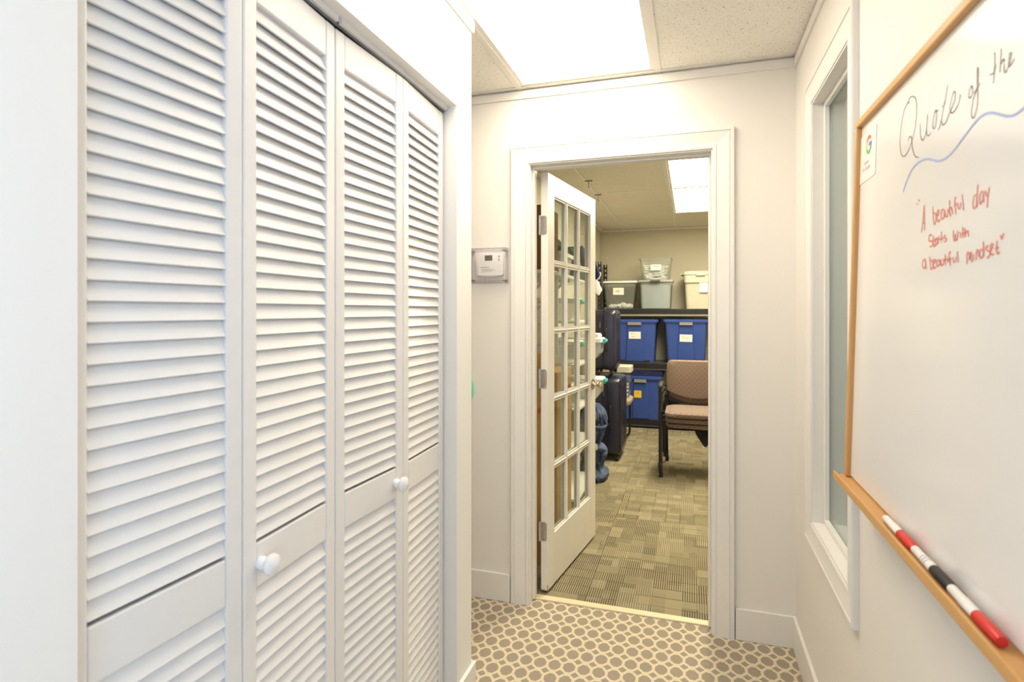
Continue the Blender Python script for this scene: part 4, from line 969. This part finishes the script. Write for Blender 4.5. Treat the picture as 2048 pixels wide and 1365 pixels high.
# ------------------------------------------------------------------ stacked chairs
def rcush(x0, x1, y0, y1, z0, z1, r, crown, n=7):
    """upholstered pad with a crowned top"""
    return MB().loft([ring(x0+0.008, x1-0.008, y0+0.008, y1-0.008, r, z0, n), ring(x0, x1, y0, y1, r, z0+(z1-z0)*0.35, n), ring(x0+0.003, x1-0.003, y0+0.003, y1-0.003, r, z0+(z1-z0)*0.72, n), ring(x0+0.018, x1-0.018, y0+0.018, y1-0.018, r, z1-crown*0.3, n), ring(x0+0.07, x1-0.07, y0+0.07, y1-0.07, r, z1, n)])
def arm_chair(label, loc, rz, group, fabric='fabric', legh=0.0, cover=False):
    t = thing('stacking_chair', label, 'chair', loc, rz, group)
    W, Dp = 0.50, 0.47; hw = W/2
    p = lambda n, m_, mat, **k: part(n, m_, mat, t, world=False, **k)
    p('seat', rcush(-hw, hw, 0.0, Dp, 0.408, 0.45, 0.09, 0.016), fabric, smooth=True)
    p('seat_pan', MB().box(-hw+0.03, hw-0.03, 0.05, Dp-0.03, 0.398, 0.4075), 'black_plastic')
    # backrest: rounded top corners, bottom edge sweeping down in the middle
    def bk(u, z, off):   # gently curved in plan
        return Vector((u, Dp+0.02+0.10*(z-0.45)*0.55+off-0.10*(1-(u/0.26)**2)*0.10, z))
    out = []
    for i in range(7): a = R(90*i/6); out.append((hw-0.045+0.045*math.sin(a), 0.775+0.045*math.cos(a)))
    n = 14
    for i in range(n+1):
        u = hw-2*hw*i/n; out.append((u, 0.555-0.065*math.cos(u/hw*math.pi/2)**0.8 if abs(u) < hw-1e-6 else 0.555))
    for i in range(7): a = R(90*i/6); out.append((-hw+0.045-0.045*math.cos(a), 0.775+0.045*math.sin(a)))
    ctr_u, ctr_z = 0.0, 0.66
    sc_ = lambda k: [(ctr_u+(u-ctr_u)*k, ctr_z+(z-ctr_z)*k) for u, z in out]
    p('backrest', MB().loft([[bk(u, z, 0.035) for u, z in out], [bk(u, z, 0.005) for u, z in out], [bk(u, z, -0.008) for u, z in sc_(0.94)], [bk(u, z, -0.012) for u, z in sc_(0.75)]]), fabric, smooth=True)
    m_ = MB()
    a_ = [(-hw+0.01, 0.76), (-hw+0.01, 0.47), (-hw+0.06, 0.455), (hw-0.06, 0.455), (hw-0.01, 0.47), (hw-0.01, 0.76)]
    p('back_shell', m_.loft([[bk(u, z, 0.037) for u, z in a_], [bk(u, z, 0.047) for u, z in a_]]), 'black_plastic')
    X = hw+0.032
    for s_ in (-1, 1):
        p('leg', MB().tube([(s_*X, 0.045, 0.012), (s_*X, 0.045, 0.30), (s_*X, 0.045, 0.60)], 0.0125, 10, 0), 'black', smooth=True)
        p('leg', MB().tube([(s_*X, Dp+0.10, 0.012), (s_*(X-0.002), Dp+0.03, 0.38), (s_*(hw+0.006), Dp+0.045, 0.50), (s_*(hw-0.02), Dp+0.09, 0.70)], 0.0125, 10), 'black', smooth=True)
        for yy in (0.045, Dp+0.10):
            p('glide', MB().lathe([(0, 0), (0.016, 0), (0.016, 0.04), (0.0128, 0.045), (0, 0.045)], (s_*X, yy, 0.0), (0, 0, 1), 12), 'black_plastic', smooth=True)
        p('arm_support', MB().tube([(s_*X, 0.045, 0.598), (s_*X, 0.06, 0.625), (s_*X, 0.10, 0.637), (s_*X, 0.30, 0.632), (s_*(X-0.02), Dp+0.045, 0.60)], 0.0125, 10), 'black', smooth=True)
        p('armrest', MB().loft([[Vector((s_*X+0.022*math.cos(a)*k, y, 0.652+zz+0.014*math.sin(a)*k)) for a in [2*math.pi*i/14 for i in range(14)]] for y, zz, k in ((0.015, -0.012, 0.45), (0.02, -0.008, 0.8), (0.05, -0.002, 1), (0.20, 0.002, 1), (0.30, -0.002, 0.95), (0.33, -0.008, 0.6))]), 'black_plastic', smooth=True)
    p('side_rail', MB().tube([(-X, 0.20, 0.385), (X, 0.20, 0.385)], 0.010, 8, 0), 'black')
    p('side_rail', MB().tube([(-X, Dp-0.06, 0.385), (X, Dp-0.06, 0.385)], 0.010, 8, 0), 'black')
    if cover:
        dc = ((-0.045, 0.21, 0.397), (0.14, 0.21, 0.397), (0.13, 0.19, 0.32), (0.055, 0.17, 0.235), (0.035, 0.175, 0.25), (-0.02, 0.195, 0.33))
        p('dust_cover', MB().loft([[Vector(q) for q in dc], [Vector(q)+Vector((0, 0.004, 0)) for q in dc]]), 'grey_cloth')
    return t
CX, CYY = 0.045, 4.60
gch = 'brown chairs in the stack'
arm_chair('brown upholstered black-framed armchair at the bottom of the stack', (CX, CYY+0.06, 0.0), R(-3.0), gch, cover=True)
arm_chair('brown upholstered black-framed armchair in the middle of the stack', (CX, CYY+0.03, 0.046), R(-1.2), gch)
arm_chair('brown upholstered black-framed armchair at the top of the stack', (CX, CYY, 0.092), R(0.0), gch)

# ---- second chair, turned sideways behind the suitcases
sl = thing('sled_chair', 'beige upholstered chair with black sled legs beside the suitcases', 'chair', (-0.80, 5.78, 0), R(90))
p = lambda n, m_, mat, **k: part(n, m_, mat, sl, world=False, **k)
# local: x across, y backwards (towards -X world after the turn)
p('seat', rcush(-0.21, 0.21, -0.235, 0.21, 0.415, 0.475, 0.08, 0.02), 'fabric_plain', smooth=True)
p('seat_pan', MB().box(-0.18, 0.18, -0.17, 0.18, 0.403, 0.4145), 'black_plastic')
p('backrest', MB().loft([[Vector((u, 0.225+o_, z)) for u, z in rrect(-0.21, 0.21, 0.56, 0.86, 0.06)] for o_ in (0.0, 0.035)]), 'fabric_plain', bevel=0.008, smooth=True)
for s_ in (-1, 1):
    X = s_*0.245
    p('leg', MB().tube([(X, 0.19, 0.64), (X, 0.0, 0.655), (X, -0.10, 0.64), (X, -0.165, 0.58), (X, -0.185, 0.45), (X, -0.185, 0.12), (X, -0.165, 0.04), (X, -0.10, 0.0135), (X, 0.05, 0.0125), (X, 0.24, 0.0125)], 0.0125, 10), 'black', smooth=True)
    p('back_post', MB().tube([(X, 0.24, 0.0125), (X, 0.245, 0.06), (X, 0.23, 0.45), (X*0.9, 0.25, 0.70)], 0.0115, 10), 'black', smooth=True)
    p('armrest', MB().tube([(X, 0.17, 0.672), (X, 0.0, 0.678), (X, -0.09, 0.668)], [0.015, 0.017, 0.013], 10), 'black_plastic', smooth=True)
p('cross_bar', MB().tube([(-0.245, -0.06, 0.395), (0.245, -0.06, 0.395)], 0.010, 8, 0), 'black')
p('cross_bar', MB().tube([(-0.245, 0.13, 0.395), (0.245, 0.13, 0.395)], 0.010, 8, 0), 'black')
# ---- bin on that chair
tB_, cxB, wtB, b0B, ztB = clear_bin('grey-lidded clear bin sitting on the beige sled chair', 1196, 1262, 733, 0.4755, 5.66, 0.26, 'grey_plastic', 0.82, group=None, lidh=0.06)
rs = random.Random(5)
for k in range(14):
    xx = cxB+((k % 3)-1)*0.27*wtB; yy = 5.775+rs.uniform(0, 0.03); zz = b0B+0.022+0.034*(k//3)
    mt = Matrix.Translation((xx, yy, zz)) @ Matrix.Rotation(rs.uniform(-1, 1), 4, 'Z') @ Matrix.Rotation(rs.uniform(-0.2, 0.2), 4, 'Y')
    solo('small_packet', MB().box(-0.035, 0.035, -0.025, 0.025, -0.010, 0.010, mt), 'grey_wall', 'small grey packet in the bin on the sled chair', 'packet', group='packets in the bin on the chair', bevel=0.004)

# ------------------------------------------------------------------ white rack with teal-latched bins
RX0, RX1, RY0, RY1, RZT = -1.07, -0.705, 3.66, 4.33, 1.535
rk = thing('storage_rack', 'white metal rack holding teal-latched bins behind the open door', 'shelf', ((RX0+RX1)/2, (RY0+RY1)/2, 0))
LV = (0.10, 0.405, 0.69, 0.985, 1.27, 1.55)
for xx in (RX0, RX1-0.024):
    for yy in (RY0, RY1-0.018):
        part('post', MB().box(xx, xx+0.024, yy, yy+0.018, 0, RZT+0.01), 'white_plastic', rk, bevel=0.002)
for z in LV:
    part('shelf', MB().box(RX0+0.001, RX1-0.001, RY0+0.001, RY1-0.001, z-0.014, z), 'white_plastic', rk, bevel=0.002)
def latch_bin(label, yc, z, x1, w_=0.19, h_=0.155, L=0.34, filled=None):
    t = thing('latch_bin', label, 'storage bin', (x1-L/2, yc, z), group='teal-latched shoebox bins')
    x0 = x1-L; z0 = z+0.001; zt_ = z0+h_
    m_ = MB()
    # end view: lower outer corner cut off at an angle
    prof_o = [(x0+0.02, z0), (x1-0.065, z0), (x1-0.028, z0+0.045), (x1-0.022, zt_-0.032), (x0+0.01, zt_-0.032)]
    part('tub', m_.prism(prof_o, lambda a, b_, d: (a, d, b_), yc-w_/2+0.012, yc+w_/2-0.012), 'clear_white_bin', t, bevel=0.006)
    part('lid', MB().loft([ring(x0, x1-0.012, yc-w_/2, yc+w_/2, 0.02, zt_-0.0315), ring(x0, x1-0.012, yc-w_/2, yc+w_/2, 0.02, zt_-0.006), ring(x0+0.01, x1-0.022, yc-w_/2+0.01, yc+w_/2-0.01, 0.02, zt_)]), 'white_plastic', t, smooth=True)
    part('latch', MB().loft([ring(x1-0.0119, x1+0.004, yc-0.055, yc+0.055, 0.006, zt_-0.040), ring(x1-0.0119, x1+0.012, yc-0.055, yc+0.055, 0.008, zt_-0.026), ring(x1-0.0119, x1+0.006, yc-0.055, yc+0.055, 0.006, zt_-0.010)]), 'teal', t, smooth=True)
    if filled:
        part('contents', MB().box(x0+0.03, x1-0.07, yc-w_/2+0.025, yc+w_/2-0.025, z0+0.008, zt_-0.06), filled, t, bevel=0.01)
    return t
xA = atY(1211, 680, 4.22).x
latch_bin('teal-latched clear bin jutting from the rack above the door knob height', 4.215, 0.985, xA)
latch_bin('teal-latched clear bin jutting from the rack beside the door knob', 4.215, 0.69, xA+0.002, filled='paper')
latch_bin('teal-latched clear bin on the rack tier below the folded clothes', 3.78, 1.27, -0.70)
latch_bin('teal-latched clear bin on the rack seen through the door panes above the boxes', 3.78, 0.985, -0.695, filled='green_leaf' if False else None)
latch_bin('teal-latched clear bin low on the rack beside the cardboard boxes', 3.78, 0.69, -0.70, filled='mint')
# rolled white parcel on the upper bin
solo('white_parcel', MB().prism([(-0.08, 0), (0.05, 0), (0.055, 0.012), (0.045, 0.03), (-0.08, 0.032)], lambda a, b_, d: (xA-0.09+a, d, 0.985+0.1568+b_), 4.14, 4.29), 'white_plastic', 'white packet on the upper jutting teal-latched bin', 'packet', bevel=0.004)
# clothes on the rack top
def heap(name, label, mat, x0, x1, y0, y1, z, h, seed, cat='clothing', amp=0.02):
    rr = []
    for k in range(8):
        t_ = k/7; ins = 0.06*t_*t_*min(1, (x1-x0)/0.2)
        rr.append([Vector((q.x+amp*0.6*noise.noise(Vector((q.x*9, q.y*9, t_*4+seed))), q.y+amp*noise.noise(Vector((q.x*9+5, q.y*9, t_*4+seed))), z+0.001+h*t_+(amp*2.2*t_*noise.noise(Vector((q.x*14, q.y*14, seed))) if k else 0))) for q in ring(x0+ins, x1-ins, y0+ins, y1-ins, 0.03, 0, 6)])
    return solo(name, MB().loft(rr), mat, label, cat, smooth=True)
heap('folded_clothes', 'dark navy folded clothes on top of the white rack', 'navy_cloth', -1.02, -0.70, 4.0, 4.31, 1.55, 0.26, 2.0)
heap('folded_clothes', 'dark green folded clothes on top of the white rack', 'green_cloth', -1.02, -0.72, 3.68, 3.97, 1.55, 0.22, 7.0)
# garment on a hanger at the rack end
hY = 4.40
hx = lambda px: atY(px, 560, hY).x
zh = lambda py: pz(1196, py, hY)
hg = thing('hanging_garment', 'navy and white garment hanging on a white hanger at the rack end', 'clothing', (hx(1190), hY, zh(592)))
def drape(pts, y0, y1, n=2):
    return MB().prism(pts, lambda a, b_, d: (a, d, b_), y0, y1)
part('navy_top', drape([(hx(1176), zh(523)), (hx(1191), zh(520)), (hx(1195), zh(535)), (hx(1199), zh(548)), (hx(1198), zh(556)), (hx(1193), zh(561)), (hx(1176), zh(561))], hY-0.03, hY+0.03), 'navy_cloth', hg, bevel=0.01, smooth=True)
part('white_tail', drape([(hx(1176), zh(561.5)), (hx(1192), zh(561.5)), (hx(1196), zh(562)), (hx(1199), zh(570)), (hx(1204), zh(580)), (hx(1200), zh(587)), (hx(1198), zh(592)), (hx(1192), zh(587)), (hx(1176), zh(585))], hY-0.025, hY+0.025), 'white_cloth', hg, bevel=0.008, smooth=True)
part('hanger', MB().tube([(hx(1194), hY-0.034, zh(562)), (hx(1200), hY-0.034, zh(556)), (hx(1202.5), hY-0.034, zh(549)), (hx(1201), hY-0.034, zh(546))], 0.004, 8).tube([(hx(1194), hY-0.034, zh(562)), (hx(1190), hY-0.034, zh(559))], 0.004, 8), 'white_plastic', hg, smooth=True)
solo('hook_rail', MB().tube([(RX1-0.2, RY1+0.001, zh(523)+0.02), (RX1-0.2, hY, zh(523)+0.02), (RX1-0.2, hY+0.06, zh(523)+0.03)], 0.006, 8).box(RX1-0.25, RX1-0.15, RY1, RY1+0.01, zh(523)-0.10, zh(523)+0.03), 'black', 'black hook rail holding the hanging garment at the rack end', 'hook rail')

# ------------------------------------------------------------------ jeans heaped by the rack
JY = 4.52
sil = [(808, 1199), (816, 1207), (826, 1213), (838, 1215), (846, 1215), (850, 1216), (855, 1212), (870, 1208), (880, 1204), (888, 1201), (893, 1211), (900, 1215), (908, 1216), (916, 1213), (925, 1208), (930, 1207), (936, 1210), (945, 1219), (952, 1217), (962, 1209), (969, 1203)]
def sil_x(z):     # right-hand outline of the heap as a function of height
    pts = [(atY(px_, py, JY).z, atY(px_, py, JY).x) for py, px_ in sil]
    if z >= pts[0][0]: return pts[0][1]
    for (za, xa_), (zb2, xb2) in zip(pts, pts[1:]):
        if zb2 <= z <= za: return xb2+(xa_-xb2)*(z-zb2)/max(1e-6, za-zb2)
    return pts[-1][1]
rings = []; ztop = atY(sil[0][1], sil[0][0], JY).z; NRG, NS = 64, 72
for k in range(NRG+1):
    t_ = k/NRG; z = ztop*(1-t_)+0.002
    xr = sil_x(z); xl = -0.86+0.02*math.sin(k*0.3); rx, cx = (xr-xl)/2, (xr+xl)/2
    dpt = (0.10+0.03*max(0, math.sin(z*26+0.5))+(0.035 if z < 0.22 else 0))*min(1, 0.35+3.0*t_)
    rr = []
    for i in range(NS):
        a = 2*math.pi*i/NS; ca, sa = math.cos(a), math.sin(a)
        q = Vector((ca*1.6, sa*1.6, z*7))
        fold = abs(noise.noise(q*1.3+Vector((0, 0, 4.0*ca))))*0.9+abs(noise.noise(Vector((q.x*2.2, q.y*2.2, q.z*4.2))))*0.7
        f_ = 1.12-0.62*fold
        rr.append(Vector((cx+rx*ca*(0.80+0.22*f_ if ca > 0.75 else 0.5+0.5*f_), JY+dpt*sa*f_, z)))
    rings.append(rr)
jn = thing('denim_jeans', 'blue denim jeans slumped in a heap on the carpet beside the rack', 'clothing', (-0.76, JY, 0))
part('denim', MB().loft(rings), 'denim', jn, smooth=True)
zc1 = pz(1210, 850, JY)
part('waistband', MB().tube([(-0.80, JY-0.115, zc1+0.012), (-0.72, JY-0.125, zc1+0.004), (-0.668, JY-0.085, zc1-0.008), (-0.642, JY-0.04, zc1)], 0.011, 8), 'denim', jn, smooth=True)
zc2 = pz(1210, 890, JY)
part('leg_cuff', MB().tube([(-0.80, JY-0.15, zc2-0.02), (-0.72, JY-0.16, zc2+0.005), (-0.675, JY-0.12, zc2-0.004), (-0.648, JY-0.06, zc2-0.03)], 0.013, 8), 'denim', jn, smooth=True)
part('paper_tag', MB().box(-0.705, -0.69, JY-0.165, JY-0.163, zc2-0.005, zc2+0.04, None), 'white_cloth', jn)

# ------------------------------------------------------------------ cardboard boxes behind the door
def carton(label, x0, x1, y0, y1, z0, z1, mat='card', tape=None, flaps=True, seam=True):
    t = thing('cardboard_box', label, 'box', ((x0+x1)/2, (y0+y1)/2, z0))
    part('carton', MB().box(x0, x1, y0, y1, z0+0.001, z1), mat, t, bevel=0.004)
    if flaps:
        part('flap', MB().box(x0, x1, y0, y0+0.006, z1+0.0005, z1+0.085), mat, t)
        part('flap', MB().prism([(y0+0.02, z1+0.0005), (y1-0.02, z1+0.0005), (y1-0.05, z1+0.08), (y0+0.04, z1+0.10)], lambda a, b_, d: (d, a, b_), x1-0.006, x1), mat, t)
    if tape is not None:
        for zz in tape:
            part('tape', MB().box(x0+0.01, x1+0.0012, y0-0.0012, y0-0.0002, zz, zz+0.028).box(x1+0.0002, x1+0.0012, y0-0.0002, y1-0.02, zz, zz+0.028), 'tape', t)
    return t
carton('tall cardboard box with red tape standing right behind the hinges of the door', -1.075, -0.765, 2.74, 3.14, 0, 1.02, tape=(0.80,))
carton('cardboard box with red tape standing between the first box and the white rack', -1.075, -0.735, 3.17, 3.58, 0, 0.985, tape=(0.845,), flaps=False)
# wall shelf with the brown carton and a lidded bin
ws = thing('wall_shelf', 'white bracketed shelf on the storage wall over the cardboard boxes', 'shelf', (-0.9, 3.2, 1.53))
part('board', MB().box(RXL, -0.69, 2.80, 3.62, 1.532, 1.552), 'white_plastic', ws, bevel=0.002)
for yy in (3.0, 3.45):
    part('bracket', MB().box(RXL, -0.72, yy, yy+0.02, 1.515, 1.5315).box(RXL, RXL+0.02, yy, yy+0.02, 1.17, 1.515).prism([(RXL+0.02, 1.19), (-0.75, 1.515), (-0.775, 1.515), (RXL+0.02, 1.215)], lambda a, b_, d: (a, d, b_), yy+0.004, yy+0.016), 'white_plastic', ws)
part('front_post', MB().box(-0.716, -0.698, 3.03, 3.048, 1.10, 1.5315), 'white_plastic', ws)
carton('dark brown cardboard box on the bracketed wall shelf', -1.06, -0.725, 2.86, 3.16, 1.552, 1.895, 'card_dark', flaps=False)
t = thing('clear_bin', 'white-lidded milky bin on the bracketed wall shelf', 'storage bin', (-0.88, 3.39, 1.552))
part('tub', tub(MB(), -0.88, 3.22, 3.57, 0.28, 0.31, 1.553, 1.665, 0.02, 0.003, 0.015), 'clear_white_bin', t, smooth=True)
part('lid', MB().loft([ring(-1.045, -0.715, 3.21, 3.58, 0.025, 1.666), ring(-1.045, -0.715, 3.21, 3.58, 0.025, 1.688)]), 'white_plastic', t, smooth=True)
heap('folded_clothes', 'dark teal clothes heaped on the white-lidded bin', 'green_cloth', -1.02, -0.73, 3.24, 3.55, 1.688, 0.10, 4.0)
